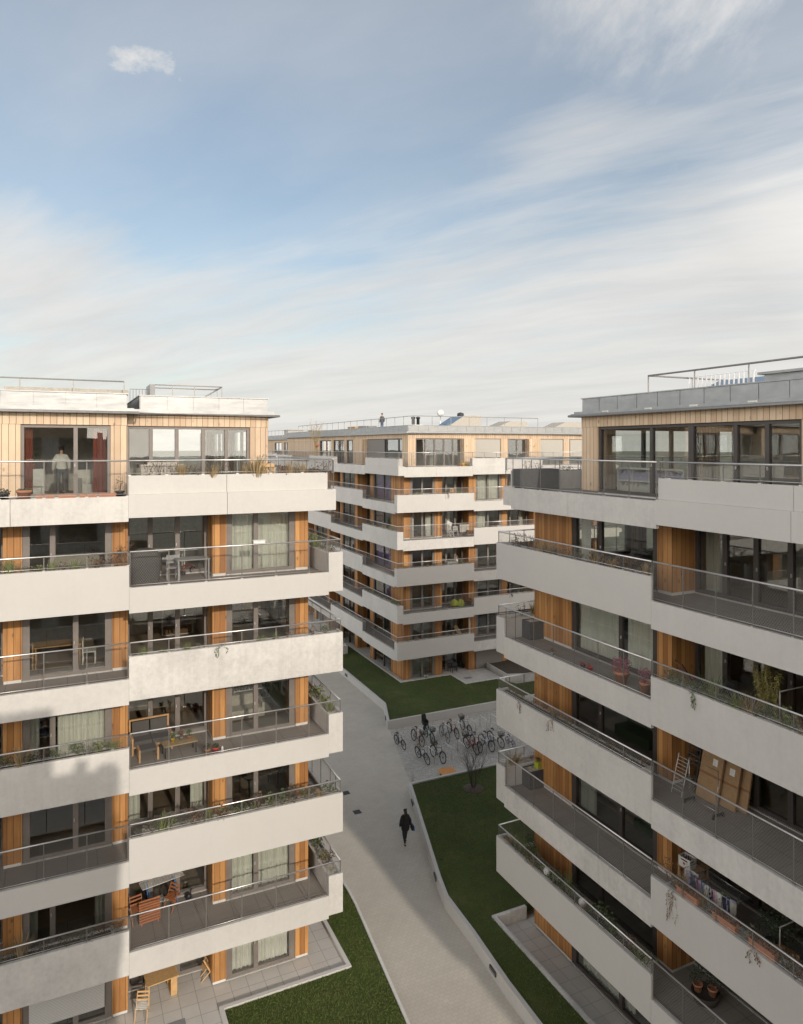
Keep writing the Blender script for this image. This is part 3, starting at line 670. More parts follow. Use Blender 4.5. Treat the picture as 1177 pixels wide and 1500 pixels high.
trough(LEFT, LS, 1, 1, 11, 'small plant in the shadowed first floor trough of the left block', 'plants in the first floor inner trough, left block', dry, a=7.7, b=11.8)
for k, nme in ((5, 'fifth'), (3, 'third'), (1, 'first')):
    trough(LEFT, LE, k, 0, 11, 'small plant in the end trough round the corner of the left block\'s %s floor' % nme, 'plants in the %s floor end trough, left block' % nme, lowp)
trough(RIGHT, RW, 5, 0, 18, 'dry straggly plant in the fifth floor trough of the right block', 'plants in the fifth floor trough, right block', dry)
trough(RIGHT, RW, 3, 0, 18, 'low dry plant in the pale-earth third floor trough of the right block', 'plants in the third floor trough, right block', dry, (.5, .95))
trough(RIGHT, RW, 1, 0, 22, 'leafy plant in the lowest, first floor trough of the right block', 'plants in the first floor trough, right block', lowp)
trough(RIGHT, RW, 4, 1, 13, 'small plant in the fourth floor trough near the bamboo on the right block', 'plants in the fourth floor trough, right block', lowp, a=8.8, b=13.8)
trough(RIGHT, RW, 2, 1, 14, 'straggly plant between the terracotta boxes in the second floor trough', 'plants in the second floor trough, right block', dry, a=8.8, b=14.)
for k, nme in ((6, 'top'), (4, 'fourth'), (2, 'second')):
    trough(RIGHT, RN, k, 0, 8, 'small plant in the end trough at the far corner of the right block\'s %s floor' % nme, 'plants in the %s floor end trough, right block' % nme, dry)
trough(MIDDLE, MS, 5, 0, 7, 'small plant in the fifth floor front trough of the middle block', 'plants in the fifth floor trough, middle block', lowp, (.6, .9))
trough(MIDDLE, MS, 3, 0, 7, 'small plant in the third floor front trough of the middle block', 'plants in the third floor trough, middle block', lowp, (.6, .9))
trough(MIDDLE, MS, 1, 0, 7, 'small plant in the first floor front trough of the middle block', 'plants in the first floor trough, middle block', lowp, (.6, .9))
trough(MIDDLE, MW, 4, 0, 10, 'small plant in the fourth floor side trough of the middle block', 'plants in the fourth floor side trough, middle block', lowp)
trough(MIDDLE, MW, 2, 0, 10, 'small plant in the second floor side trough of the middle block', 'plants in the second floor side trough, middle block', lowp)

def trailing(F, root, s, k, length, n, label, mt='leaf_brown'):
    """stems hanging over the outside of a trough"""
    mb = MB(); z0 = 1.45; nout = .03
    for i in range(n):
        p = F.pt(s+uni(-.12, .12), -.2, z0-.1); q = F.pt(s+uni(-.15, .15), nout, z0+.03); pts = [p, q]; L = length*uni(.4, 1.); ss = s+uni(-.2, .2)
        for j in range(6): pts.append(F.pt(ss+uni(-.04, .04), nout+uni(0, .03), z0-L*(j+1)/6))
        mb.tube(pts, .0022, 3, 1)
        for j in range(20):
            t = uni(1, 6.9); a = Vector(pts[int(t)]).lerp(Vector(pts[int(t)+1]) if int(t) < 7 else Vector(pts[int(t)]), t % 1); b = len(mb.v); e = F.t*uni(.012, .026)*random.choice((-1, 1)); d = Vector((0, 0, -uni(.02, .05))) + F.n*uni(.005, .03)
            mb.v += [tuple(a), tuple(a+e*.7+d*.3), tuple(a+e+d), tuple(a+d*.7)]; mb.face([b, b+1, b+2, b+3], 0)
    o = mb.build('trailing_plant', [M[mt], M['bark']], None, Vector(root.location)+Vector((0, 0, B(k))), False); tag(o, label, 'plant')
trailing(LS, LEFT, 4.5, 4, .42, 4, 'little trailing plant hanging over the sunlit fourth floor band of the left block', 'leaf')
trailing(RW, RIGHT, 9.35, 2, .95, 8, 'long reddish trailing plant hanging below the first terracotta box on the right block')
trailing(RW, RIGHT, 12.0, 2, .35, 5, 'short trailing plant under the third terracotta box on the right block')
trailing(RW, RIGHT, 10.0, 4, .45, 6, 'green trailing plant over the fourth floor band of the right block', 'leaf')
trailing(RW, RIGHT, 1.6, 3, .5, 4, 'wispy trailing plant near the far corner of the right block\'s third floor')
trailing(RW, RIGHT, 3.6, 3, .5, 4, 'wispy trailing plant midway along the right block\'s third floor band')
trailing(MS, MIDDLE, 4.6, 5, .5, 4, 'small trailing plant on the fifth floor band of the middle block')
trailing(MS, MIDDLE, 11.0, 2, .3, 5, 'small trailing plant on the second floor inner band of the middle block')

# ------------------------------------------------------------------ curtains and blinds
def curtain(root, F, s0, s1, k, kind, mat, label, z0=None, z1=None, pent=None):
    n = -F.d-.32 if kind == 'w' else -F.d-F.dr-.30
    if pent is not None: n = -pent-.35
    z0 = (B(k)+FL+.06 if k else .2) if z0 is None else z0
    z1 = ((B(k+1)+.24 if k < 6 else 20.5)) if z1 is None else z1
    mb = MB(); L = s1-s0; cnt = max(8, int(L/.028)); fr = uni(38, 55); ph = uni(0, 6); b = len(mb.v)
    for i in range(cnt+1):
        s = s0+L*i/cnt; w = .035*math.sin(fr*s+ph)+.02*math.sin(fr*.37*s+ph)
        mb.v.append(tuple(F.pt(s, n+w*1.25, z0))); mb.v.append(tuple(F.pt(s, n+w, z1)))
    for i in range(cnt): mb.face([b+2*i, b+2*i+2, b+2*i+3, b+2*i+1], 0, True)
    o = mb.build('curtain', M[mat], None, root.location, False); tag(o, label, 'curtain', 'curtains behind the windows')
def blind(root, F, s0, s1, z0, z1, n, mat, label):
    mb = MB(); F.box(mb, s0, s1, n, n+.02, z0, z1); F.box(mb, s0, s1, n-.01, n+.03, z0-.04, z0)
    o = mb.build('roller_blind', M[mat], None, root.location); tag(o, label, 'blind', 'roller blinds')
curtain(LEFT, LS, 1.55, 2.85, 5, 'w', 'curtain_green', 'pale green curtain drawn across the right pane of the left block\'s fifth floor corner window')
curtain(LEFT, LS, 2.95, 3.75, 5, 'w', 'curtain_green', 'pale green curtain in the left pane of the left block\'s fifth floor corner window')
curtain(LEFT, LS, 8.1, 9.6, 3, 'w', 'curtain_green', 'pale green curtain half drawn above the half-shaded third floor trough')
curtain(LEFT, LS, 10.15, 10.6, 3, 'w', 'curtain_white', 'gathered pale curtain at the left end of the half-shaded third floor window')
curtain(LEFT, LS, 6.9, 7.3, 2, 'r', 'curtain_green', 'gathered green curtain beside the inner pier on the left block\'s second floor')
curtain(LEFT, LS, 4.65, 5.1, 2, 'r', 'curtain_green', 'green curtain pulled to the right of the second floor recess, left block')
curtain(LEFT, LS, 1.6, 2.75, 1, 'w', 'curtain_green', 'sheer green curtain in the right pane above the left block\'s folding chairs')
curtain(LEFT, LS, 3.0, 3.85, 1, 'w', 'curtain_green', 'sheer green curtain in the left pane above the left block\'s folding chairs')
curtain(LEFT, LS, 1.6, 2.85, 0, 'w', 'curtain_white', 'white curtain in the right pane of the left block\'s ground floor window')
curtain(LEFT, LS, 2.95, 3.9, 0, 'w', 'curtain_white', 'white curtain in the left pane of the left block\'s ground floor window')
curtain(LEFT, LS, 7.95, 8.45, 1, 'w', 'curtain_grey', 'grey curtain at the right of the shadowed first floor window, left block')
curtain(LEFT, LS, 10.2, 10.6, 1, 'w', 'curtain_grey', 'grey curtain at the left of the shadowed first floor window, left block')
curtain(LEFT, LS, 8.1, 8.5, 6, 'w', 'curtain_red', 'dark red curtain right of the standing person in the penthouse window', pent=1.55)
curtain(LEFT, LS, 10.35, 10.65, 6, 'w', 'curtain_red', 'dark red curtain left of the standing person in the penthouse window', pent=1.55)
curtain(LEFT, LS, 8.0, 10.6, 2, 'w', 'curtain_grey', 'dark grey curtain across the shadowed second floor window, left block', z0=14.6-6.4)
blind(LEFT, LS, 8.15, 10.45, .62, 2.69, -1.52, 'shutter', 'half-lowered slatted blind on the ground floor window at the lower left')
curtain(RIGHT, RW, 3.1, 5.3, 4, 'w', 'curtain_green', 'long green curtain in the far pane above the heather pots, right block')
curtain(RIGHT, RW, 5.55, 7.0, 4, 'w', 'curtain_green', 'long green curtain in the near pane above the heather pots, right block')
curtain(RIGHT, RW, 8.0, 8.95, 4, 'r', 'curtain_green', 'green curtain beside the pier behind the fourth floor recess, right block')
curtain(RIGHT, RW, 8.0, 8.9, 5, 'r', 'curtain_grey', 'grey-green curtain in the first pane of the fifth floor recess, right block')
curtain(RIGHT, RW, 8.0, 9.9, 3, 'r', 'curtain_grey', 'grey-green curtain behind the stacked cardboard, right block')
curtain(RIGHT, RW, 3.2, 5.9, 0, 'w', 'curtain_green', 'green curtain in the ground floor window by the sunken patio, right block')
curtain(RIGHT, RW, 3.1, 3.6, 5, 'w', 'curtain_white', 'gathered white curtain in the fifth floor window of the right block')
curtain(RIGHT, RW, 8.0, 10.2, 1, 'r', 'curtain_grey', 'dim curtain behind the wicker basket plants, right block')
curtain(RIGHT, RW, 3.1, 3.9, 2, 'w', 'curtain_grey', 'grey curtain at the far end of the right block\'s second floor window')
curtain(MIDDLE, MS, 8.5, 10.8, 5, 'w', 'curtain_green', 'pale green curtain on the fifth floor inner window of the middle block')
curtain(MIDDLE, MS, 8.5, 9.5, 4, 'w', 'curtain_green', 'pale green curtain on the fourth floor inner window of the middle block')
curtain(MIDDLE, MS, 1.95, 2.4, 4, 'w', 'curtain_white', 'white curtain left of the middle block\'s fourth floor corner window')
curtain(MIDDLE, MS, 3.5, 4.1, 4, 'w', 'curtain_white', 'white curtain right of the middle block\'s fourth floor corner window')
curtain(MIDDLE, MS, 5.9, 6.4, 4, 'r', 'curtain_white', 'gathered white curtain behind the white chairs on the middle block')
curtain(MIDDLE, MS, 13.6, 14.2, 4, 'r', 'curtain_green', 'green curtain at the far recess of the middle block\'s fourth floor')
curtain(MIDDLE, MW, 4.2, 7.7, 5, 'w', 'curtain_purple', 'purple curtain on the side of the middle block, fifth floor')
curtain(MIDDLE, MW, 4.2, 7.7, 3, 'w', 'curtain_purple', 'purple curtain on the side of the middle block, third floor')
curtain(MIDDLE, MW, 6.5, 7.7, 4, 'w', 'curtain_red', 'dark red curtain on the side of the middle block, fourth floor')
curtain(MIDDLE, MW, 4.2, 5.5, 2, 'w', 'curtain_purple', 'purple curtain on the side of the middle block, second floor')
for s0, s1, nn, lab in ((8.35, 11.1, -1.9, 'first beige roller blind from the corner of the middle penthouse'), (15.3, 18.1, -1.9, 'second beige roller blind from the corner of the middle penthouse'), (19.0, 20.9, -1.9, 'farthest beige roller blind on the middle penthouse, by the right block')):
    blind(MIDDLE, MS, s0, s1, 18.95, 20.5, nn, 'blind', lab)
blind(MIDDLE, MW, 6.75, 10.9, 18.2, 20.5, -1.9, 'blind_grey', 'grey roller blind on the shaded side of the middle penthouse')
blind(MIDDLE, MS, 8.3, 11., .35, 2.65, -1.45, 'blind_grey', 'grey shutter over the middle block\'s ground floor window')

# ------------------------------------------------------------------ bicycles and their stands
def ring(c, r, n=24):
    return [(c[0]+r*math.cos(2*PI*i/n), c[1], c[2]+r*math.sin(2*PI*i/n)) for i in range(n)]
BIKES = {}
def bike(x, y, head, paint, label, basket=None, rear=None, seat=None, size=1.0, lean=.06, steer=.15, saddle='black_metal', tyre='rubber', child=False):
    """x forward, z up; built about the middle of the wheelbase"""
    r_ = .34*size; wb = .54*size
    size *= 1.06; r_ *= 1.06; wb *= 1.06; t = thing('bicycle', label, 'bicycle', (x, y, .006), head, 'bicycles parked on the cobbles'); t.rotation_euler = (lean, 0, head)
    mf = M[paint]; fr = MB()
    bb = Vector((-.08, 0, .30))*size; st = Vector((-.22, 0, .82))*size; ht = Vector((.34, 0, .84))*size; hb = Vector((.38, 0, .68))*size; ra = Vector((-wb, 0, r_)); fa = Vector((wb, 0, r_))
    seatlow = Vector((-.18, 0, .68))*size
    fr.tube([bb, st], .017, 7); fr.tube([seatlow, ht], .016, 7); fr.tube([bb, hb], .019, 7); fr.tube([ht, hb], .021, 7)
    for sg in (-1, 1):
        o = Vector((0, sg*.055, 0)); fr.tube([bb+o*.6, ra+o], .010, 5); fr.tube([seatlow+o*.3, ra+o], .009, 5)
    fr.build('frame', mf, t)
    fk = MB()
    for sg in (-1, 1): fk.tube([hb+Vector((0, sg*.045, 0)), fa+Vector((0, sg*.05, 0))], .011, 5)
    fk.tube([hb+Vector((0, -.05, 0)), hb+Vector((0, .05, 0))], .012, 5)
    fk.build('fork', mf, t)
    hbm = MB(); top = ht+Vector((-.03, 0, .16))*size
    hbm.tube([ht, top], .014, 6); hbm.tube([top+Vector((-.16, -.27, .03)), top+Vector((-.05, -.2, .04)), top+Vector((.03, 0, 0)), top+Vector((-.05, .2, .04)), top+Vector((-.16, .27, .03))], .012, 6)
    ho = hbm.build('handlebar', M['chrome'], t)
    g = MB()
    for sg in (-1, 1): g.tube([top+Vector((-.16, sg*.27, .03)), top+Vector((-.09, sg*.225, .04))], .018, 6)
    g.build('grip', M['rubber'], ho)
    for c in (ra, fa):
        w = MB(); w.tube(ring(c, r_*.90, 22), .012, 5, 0, closed=True)
        for i in range(14):
            a = 2*PI*i/14; w.wire(c+Vector((0, .03*(1 if i % 2 else -1), 0)), c+Vector((math.cos(a)*r_*.9, 0, math.sin(a)*r_*.9)), .0022)
        w.tube([c-Vector((0, .05, 0)), c+Vector((0, .05, 0))], .02, 7)
        wo = w.build('wheel', M['iron'], t); tm = MB(); tm.tube(ring(c, r_-.02*size, 24), .026*size, 6, 0, closed=True); tm.build('tyre', M[tyre], wo)
        mg = MB(); A0, A1 = (R(20), R(200)) if c is ra else (R(-10), R(165))
        if c is fa: A0, A1 = R(20), R(190)
        pts = [c+Vector((math.cos(A0+(A1-A0)*i/10)*(r_+.03), 0, math.sin(A0+(A1-A0)*i/10)*(r_+.03))) for i in range(11)]
        for i in range(10): mg.bar(pts[i], pts[i+1], .055, .006, 0)
        if size > .8: mg.build('mudguard', M['iron'], t)
    sd = MB(); sp = st+Vector((-.03, 0, .10))*size; sd.tube([st, sp], .013, 6)
    sd.prism([(sp.x-.14, -.075), (sp.x-.10, -.085), (sp.x+.02, -.035), (sp.x+.14, -.014), (sp.x+.14, .014), (sp.x+.02, .035), (sp.x-.10, .085), (sp.x-.14, .075)], sp.z, sp.z+.05)
    sd.build('saddle', M[saddle], t)
    cr = MB(); cr.tube([bb-Vector((0, .07, 0)), bb+Vector((0, .07, 0))], .018, 6); cr.tube(ring(bb+Vector((0, -.06, 0)), .085, 16), .007, 4, 0, closed=True)
    for sg in (-1, 1):
        e = bb+Vector((sg*.11, sg*.085, -sg*.12)); cr.tube([bb+Vector((0, sg*.08, 0)), e], .009, 5); cr.box(e.x-.045, e.x+.045, e.y-.01 if sg < 0 else e.y, e.y+.085 if sg > 0 else e.y-.085, e.z-.012, e.z+.012)
    cr.wire(bb+Vector((0, -.06, .085)), ra+Vector((0, -.06, .035)), .006); cr.wire(bb+Vector((0, -.06, -.085)), ra+Vector((0, -.06, -.035)), .006)
    cr.build('crank', M['iron'], t)
    ks = MB(); ks.tube([bb+Vector((-.12, .05, 0)), Vector((-.24, .24, .02-.24*lean*0))], .008, 5); ks.build('kickstand', M['iron'], t)
    if size > .8 and rear != 'none':
        rk = MB(); zr = r_*2+.06
        for sg in (-1, 1): rk.tube([(-wb-.28, sg*.06, zr), (-wb+.22, sg*.06, zr)], .006, 5); rk.tube([(-wb, sg*.06, r_), (-wb-.08, sg*.06, zr)], .006, 5)
        for i in range(4): rk.tube([(-wb-.24+i*.14, -.06, zr), (-wb-.24+i*.14, .06, zr)], .005, 4)
        rk.build('luggage_rack', M['iron'], t)
        if rear == 'basket': crate_basket((-wb-.05, 0, zr+.012), .2, .16, .24, t)
    if basket: crate_basket((wb+.08, 0, .80*size), .15, .19, .24, t)
    if seat:
        cs = MB(); z0 = r_*2+.09; xb = -wb+.02
        cs.obox((xb, 0, z0+.10), (.17, .16, .06)); cs.obox((xb-.17, 0, z0+.34), (.045, .16, .30), Matrix.Rotation(R(-10), 3, 'Y')); cs.obox((xb-.20, 0, z0+.62), (.06, .13, .09), Matrix.Rotation(R(-10), 3, 'Y'))
        for sg in (-1, 1): cs.obox((xb-.02, sg*.17, z0+.24), (.16, .025, .10)); cs.obox((xb+.16, sg*.13, z0-.14), (.04, .05, .17), Matrix.Rotation(R(18), 3, 'Y'))
        cs.build('child_seat', M['black_metal'], t)
    return t
def crate_basket(c, hx, hy, h, t):
    mb = MB(); x, y, z = c
    mb.box(x-hx*.8, x+hx*.8, y-hy*.8, y+hy*.8, z, z+.01)
    for i in range(7):
        f = i/6; a = .82+.18*f; zz = z+h*f
        mb.tube([(x-hx*a, y-hy*a, zz), (x+hx*a, y-hy*a, zz), (x+hx*a, y+hy*a, zz), (x-hx*a, y+hy*a, zz)], .006 if i < 6 else .01, 4, 0, closed=True)
    for i in range(20):
        q = i/20*4; sd = int(q); f = q-sd; cs = [(-1, -1), (1, -1), (1, 1), (-1, 1)]; p0, p1 = cs[sd], cs[(sd+1) % 4]; px_, py_ = p0[0]+(p1[0]-p0[0])*f, p0[1]+(p1[1]-p0[1])*f
        mb.wire((x+hx*.82*px_, y+hy*.82*py_, z), (x+hx*px_, y+hy*py_, z+h), .005)
    mb.build('basket', M['wicker'], t)
dn = -PI/2
bike(19.87, 42.2, dn+.06, 'paint_black', 'small dark mountain bike, standing alone nearest the path', size=.86, lean=.10)
bike(21.12, 42.2, dn+.03, 'paint_maroon', 'maroon city bicycle with black front basket, second from the path in the far row', basket=1, lean=-.07)
bike(22.09, 42.35, dn-.06, 'paint_teal', 'pale teal bicycle with a black child seat behind and a dark basket in front', basket=1, seat=1)
bike(23.02, 41.95, dn-.12, 'paint_silver', 'silver bicycle with a loaded rack, between the teal one and the brown-red one', lean=-.08, rear=1, saddle='tan_leather', tyre='grey_plastic')
bike(23.92, 42.3, dn-.05, 'paint_maroon', 'brown-red bicycle with no basket, leaning in the far row', lean=.05, saddle='tan_leather')
bike(24.99, 42.36, dn-.06, 'paint_grey', 'grey bicycle with a big dark basket on its rear rack, end of the far row', rear='basket', lean=.07)
bike(20.26, 39.68, dn+.05, 'paint_black', 'black bicycle nearest the path in the near row, with tan saddle', lean=.14, saddle='tan_leather')
bike(21.16, 39.43, dn+.07, 'paint_black', 'black-and-chrome bicycle with a rear basket beside the orange bench', rear='basket', lean=-.10)
bike(23.77, 39.6, dn+.04, 'paint_red', 'bright red bicycle with a rear basket in the near row', rear='basket', lean=.10)
bike(24.17, 39.75, dn-.10, 'paint_maroon', 'dark bicycle locked tight against the bright red one', lean=-.06)
bike(24.85, 39.58, dn+.06, 'paint_blue', 'slate-blue bicycle right of the red one, front wheel towards the shrub', lean=-.12)
bike(25.76, 39.78, dn+.08, 'paint_white', 'white bicycle with blue seat cover and black front basket', basket=1, lean=.08)
bike(26.58, 39.3, dn, 'paint_purple', 'small purple child\'s bicycle at the end of the near row', size=.62, lean=.05)
for xs, y0, y1 in (((21.6, 22.55, 23.45, 24.45, 25.5, 26.4, 27.3), 41.95, 42.85), ((20.7, 21.95, 22.88, 24.5, 25.3, 26.25, 27.2), 38.98, 39.9)):
    for xx in xs:
        mb = MB(); pts = [(0, 0, 0), (0, 0, .72)]+[(0, .08-.08*math.cos(a), .72+.08*math.sin(a)) for a in (.5, 1.0, 1.57)]+[(0, y1-y0-.08+.08*math.sin(a), .72+.08*math.cos(a)) for a in (0., .5, 1.0, 1.57)]+[(0, y1-y0, 0)]
        mb.tube(pts, .02, 7); mb.box(-.05, .05, -.05, .05, 0, .012); mb.box(-.05, .05, y1-y0-.05, y1-y0+.05, 0, .012)
        o = mb.build('bicycle_stand', M['steel'], None, (xx, y0, .004)); tag(o, 'slim steel hoop stand for bicycles, set in the pale cobbles', 'bicycle stand', 'steel hoop stands for bicycles')
# the little orange bench by the cobbles
t = thing('low_bench', 'low orange board seat on short legs at the edge of the cobbles', 'bench', (20.62, 37.18, .004), .02)
mb = MB(); mb.prism([(-.52, -.38), (-.44, -.46), (.32, -.46), (.46, -.30), (.46, .26), (.36, .40), (-.36, .40), (-.50, .22)], .30, .38); mb.build('seat', M['orange_board'], t)
for sx in (-.32, .30):
    for sy in (-.28, .25): MB().box(sx-.04, sx+.04, sy-.04, sy+.04, 0, .299).build('leg', M['iron'], t)
# small things on the path
for (x, y), lab in (((14.21, 35.69), 'square iron drain cover in the path near the walking person'), ((14.41, 37.93), 'square iron drain cover in the path half hidden by the left balconies')):
    mb = MB(); mb.box(-.2, .2, -.2, .2, 0, .012, 0)
    for i in range(5): mb.box(-.17, .17, -.16+i*.075, -.13+i*.075, .0121, .017, 1)
    o = mb.build('drain_cover', [M['iron'], M['slate']], None, (x, y, .001)); tag(o, lab, 'drain cover', 'iron drain covers in the path')
for (x, y), ang, lab in (((17.08, 34.75), math.atan2(8.53, 2.7), 'flat dark wall lamp on the lawn wall, closest to the cobbles'), ((15.08, 28.3), math.atan2(8.53, 2.7), 'flat dark wall lamp at the bend of the lawn wall'), ((14.32, 22.3), math.atan2(2.8, .25), 'flat dark wall lamp nearest the viewer, low on the lawn wall'),
                     ((20.69, 46.4), math.atan2(3.35, 1.2), 'flat dark wall lamp at the corner of the far lawn wall'), ((21.53, 56.6), math.atan2(8.7, .1), 'flat dark wall lamp farthest along the far lawn wall')):
    t = thing('wall_lamp', lab, 'lamp', (x, y, .33), ang, 'lamps in the garden walls'); mb = MB(); mb.box(-.24, .24, 0, .05, -.085, .085); mb.build('housing', M['slate'], t); MB().box(-.2, .2, .05, .056, -.06, -.01).build('diffuser', M['grey_plastic'], t)
# ------------------------------------------------------------------ people
def skin_mesh(verts, edges, radii, mat, root=0, sub=2, name='body'):
    """grow one continuous surface round a skeleton"""
    me = bpy.data.meshes.new('tmp'); me.from_pydata([tuple(v) for v in verts], edges, []); o = bpy.data.objects.new('tmp', me); COL.objects.link(o)
    md = o.modifiers.new('Skin', 'SKIN'); md.use_smooth_shade = True
    ly = me.skin_vertices[0] if len(me.skin_vertices) else None
    for i, r in enumerate(radii):
        ly.data[i].radius = (r, r) if not isinstance(r, tuple) else r; ly.data[i].use_root = (i == root)
    ms = o.modifiers.new('Sub', 'SUBSURF'); ms.levels = sub; ms.render_levels = sub
    dg = bpy.context.evaluated_depsgraph_get(); out = bpy.data.meshes.new_from_object(o.evaluated_get(dg)); out.name = name
    bpy.data.objects.remove(o); out.materials.clear(); out.materials.append(mat)
    out.polygons.foreach_set('use_smooth', [True]*len(out.polygons)); return out
def person(loc, head, label, coat, trous, hair, pose='stand', longhair=True, coatlen=.72, bag=False, arms=None, group=None, bulk=1.):
    t = thing('person', label, 'person', loc, head, group)          # faces +y
    if pose == 'walk': lk, la, rk, ra = (-.02, -.26), (-.30, .16), (.15, .0), (.27, .09)
    else: lk, la, rk, ra = (.02, 0), (.0, .09), (.02, 0), (.02, .09)
    legs = {-1: (Vector((-.095, lk[0], .50)), Vector((-.10, la[0], la[1]))), 1: (Vector((.095, rk[0], .50)), Vector((.10, ra[0], ra[1])))}
    if pose == 'sit': legs = {s: (Vector((s*.1, .40, .92-.02)), Vector((s*.11, .42, .50))) for s in (-1, 1)}
    V, E, Rr = [], [], []
    def add(p, r, par=None):
        V.append(Vector(p)); Rr.append(r); i = len(V)-1
        if par is not None: E.append((par, i))
        return i
    pel = add((0, 0, .94), (.125, .10)); sp = add((0, .0, 1.10), (.115, .085), pel); ch = add((0, .01, 1.28), (.145, .095), sp); nb_ = add((0, 0, 1.43), (.075, .06), ch); nk = add((0, .01, 1.50), .048, nb_); h1 = add((0, .03, 1.57), (.066, .078), nk); h2 = add((0, .025, 1.65), (.072, .09), h1); h3 = add((0, .015, 1.71), (.05, .062), h2)
    add((0, .125, 1.595), .012, h1)                                  # nose
    arms = arms or {-1: ((-.25, -.05, 1.14), (-.26, .06, .90)), 1: ((.25, -.04, 1.14), (.27, .05, .90))}
    for s in (-1, 1):
        sh = add((s*.165, 0, 1.395), .055, ch); el_ = add(arms[s][0], .04, sh); wr = add(arms[s][1], .027, el_)
        d = (Vector(arms[s][1])-Vector(arms[s][0])).normalized(); pm = add(Vector(arms[s][1])+d*.06, (.034, .018), wr); P0 = V[pm]
        for f in range(4):
            off = Vector((0, (f-1.5)*.018, 0)); L = (.065, .075, .07, .055)[f]
            k1 = add(P0+off+d*.04, .0085, pm); k2 = add(P0+off+d*(.04+L*.5)+Vector((-s*.008, 0, 0)), .008, k1); add(P0+off+d*(.04+L)+Vector((-s*.024, 0, 0)), .007, k2)
        th = add(P0+Vector((-s*.012, .034, .01)), .0095, pm); add(P0+Vector((-s*.022, .052, 0))+d*.035, .008, th)
        hp = add((s*.09, 0, .90), .085, pel); kn = add(legs[s][0], .056, hp); an = add(legs[s][1], .036, kn); add(legs[s][1]+Vector((0, .15, -.045)), (.034, .026), an)
    me = skin_mesh(V, E, Rr, M['skin'], 0, 1); link('body', me, t)
    # clothes: the same skeleton, a little thicker
    c, e, r = [Vector((0, -.0, coatlen)), Vector((0, 0, .94)), Vector((0, 0, 1.10)), Vector((0, .01, 1.28)), Vector((0, 0, 1.42)), Vector((0, .01, 1.475))], [(0, 1), (1, 2), (2, 3), (3, 4), (4, 5)], [(.225*bulk, .185), (.205*bulk, .165), (.175*bulk, .14), (.19*bulk, .14), (.11, .09), (.068, .06)]
    for s in (-1, 1):
        b = len(c); c += [Vector((s*.17, 0, 1.39)), Vector(arms[s][0]), Vector(arms[s][0]).lerp(Vector(arms[s][1]), .97)]; e += [(3, b), (b, b+1), (b+1, b+2)]; r += [.085*bulk, .072*bulk, .055*bulk]
    link('coat', skin_mesh(c, e, r, coat, 3, 2, 'coat'), t)
    c, e, r = [Vector((0, 0, .95))], [], [(.14, .12)]
    for s in (-1, 1):
        b = len(c); c += [Vector((s*.09, 0, .88)), legs[s][0], legs[s][1]+Vector((0, 0, .03))]; e += [(0, b), (b, b+1), (b+1, b+2)]; r += [.10, .068, .05]
    link('trousers', skin_mesh(c, e, r, trous, 0, 2, 'trousers'), t)
    for s in (-1, 1):
        a = legs[s][1]; link('shoe', skin_mesh([a+Vector((0, -.05, -.03)), a+Vector((0, .02, -.03)), a+Vector((0, .15, -.05))], [(0, 1), (1, 2)], [.04, .046, (.042, .03)], M['rubber'], 1, 2, 'shoe'), t)
    hv = [Vector((0, .035, 1.72)), Vector((0, -.03, 1.68)), Vector((0, -.055, 1.60))]; hr = [(.062, .05), (.088, .07), (.082, .05)]
    if longhair: hv += [Vector((0, -.07, 1.50)), Vector((.02, -.085, 1.36)), Vector((.03, -.09, 1.26))]; hr += [(.08, .05), (.07, .045), (.045, .03)]
    link('hair', skin_mesh(hv, [(i, i+1) for i in range(len(hv)-1)], hr, hair, 1, 2, 'hair'), t)
    for s in (-1, 1):
        mb = MB(); ico(mb, (s*.03, .108, 1.635), .011); mb.build('eye', M['black_metal'], t)
    return t
DOWN = PI
walker = person((15.22, 31.75, .004), R(-8), 'person in black coat and dark trousers with long dark hair walking along the path', M['coat_black'], M['trouser_dark'], M['hair_dark'], 'walk', True, .62, bulk=1.12)
# the bag over the walker's arm
t = thing('shoulder_bag', 'black and blue bag carried at the side of the walking person', 'bag', (15.22, 31.75, .004), R(-8))
mb = MB(); mb.prism([(.30, -.14), (.40, -.16), (.42, .12), (.31, .15)], .70, .93, 0); mb.build('bag_body', M['coat_black'], t)
mb = MB(); mb.prism([(.405, -.13), (.45, -.15), (.46, .06), (.415, .10)], .66, .86, 0); mb.build('pouch', M['blue_cloth'], t)
mb = MB(); mb.tube([(.35, -.12, .93), (.29, -.05, 1.15), (.2, -.02, 1.45), (.24, .06, 1.2), (.36, .12, .93)], .011, 5); mb.build('strap', M['blue_cloth'], t)
person((-.2, 27.9, 18.09), R(8), 'person in a white top and dark trousers standing inside the left penthouse window', M['white_cloth'], M['grey_cloth'], M['hair_dark'], 'stand', False, .92)
person((27.6, 62.8, 21.33), R(120), 'person in a dark jacket and jeans standing on the middle block\'s roof', M['grey_cloth'], M['jeans'], M['hair_dark'], 'stand', False, .9)
person((30.75, 53.75, 8.62), R(60), 'seated person with ginger hair on the middle block\'s third floor balcony', M['white_cloth'], M['grey_cloth'], M['leaf_brown'], 'sit', True, .86, group=None)

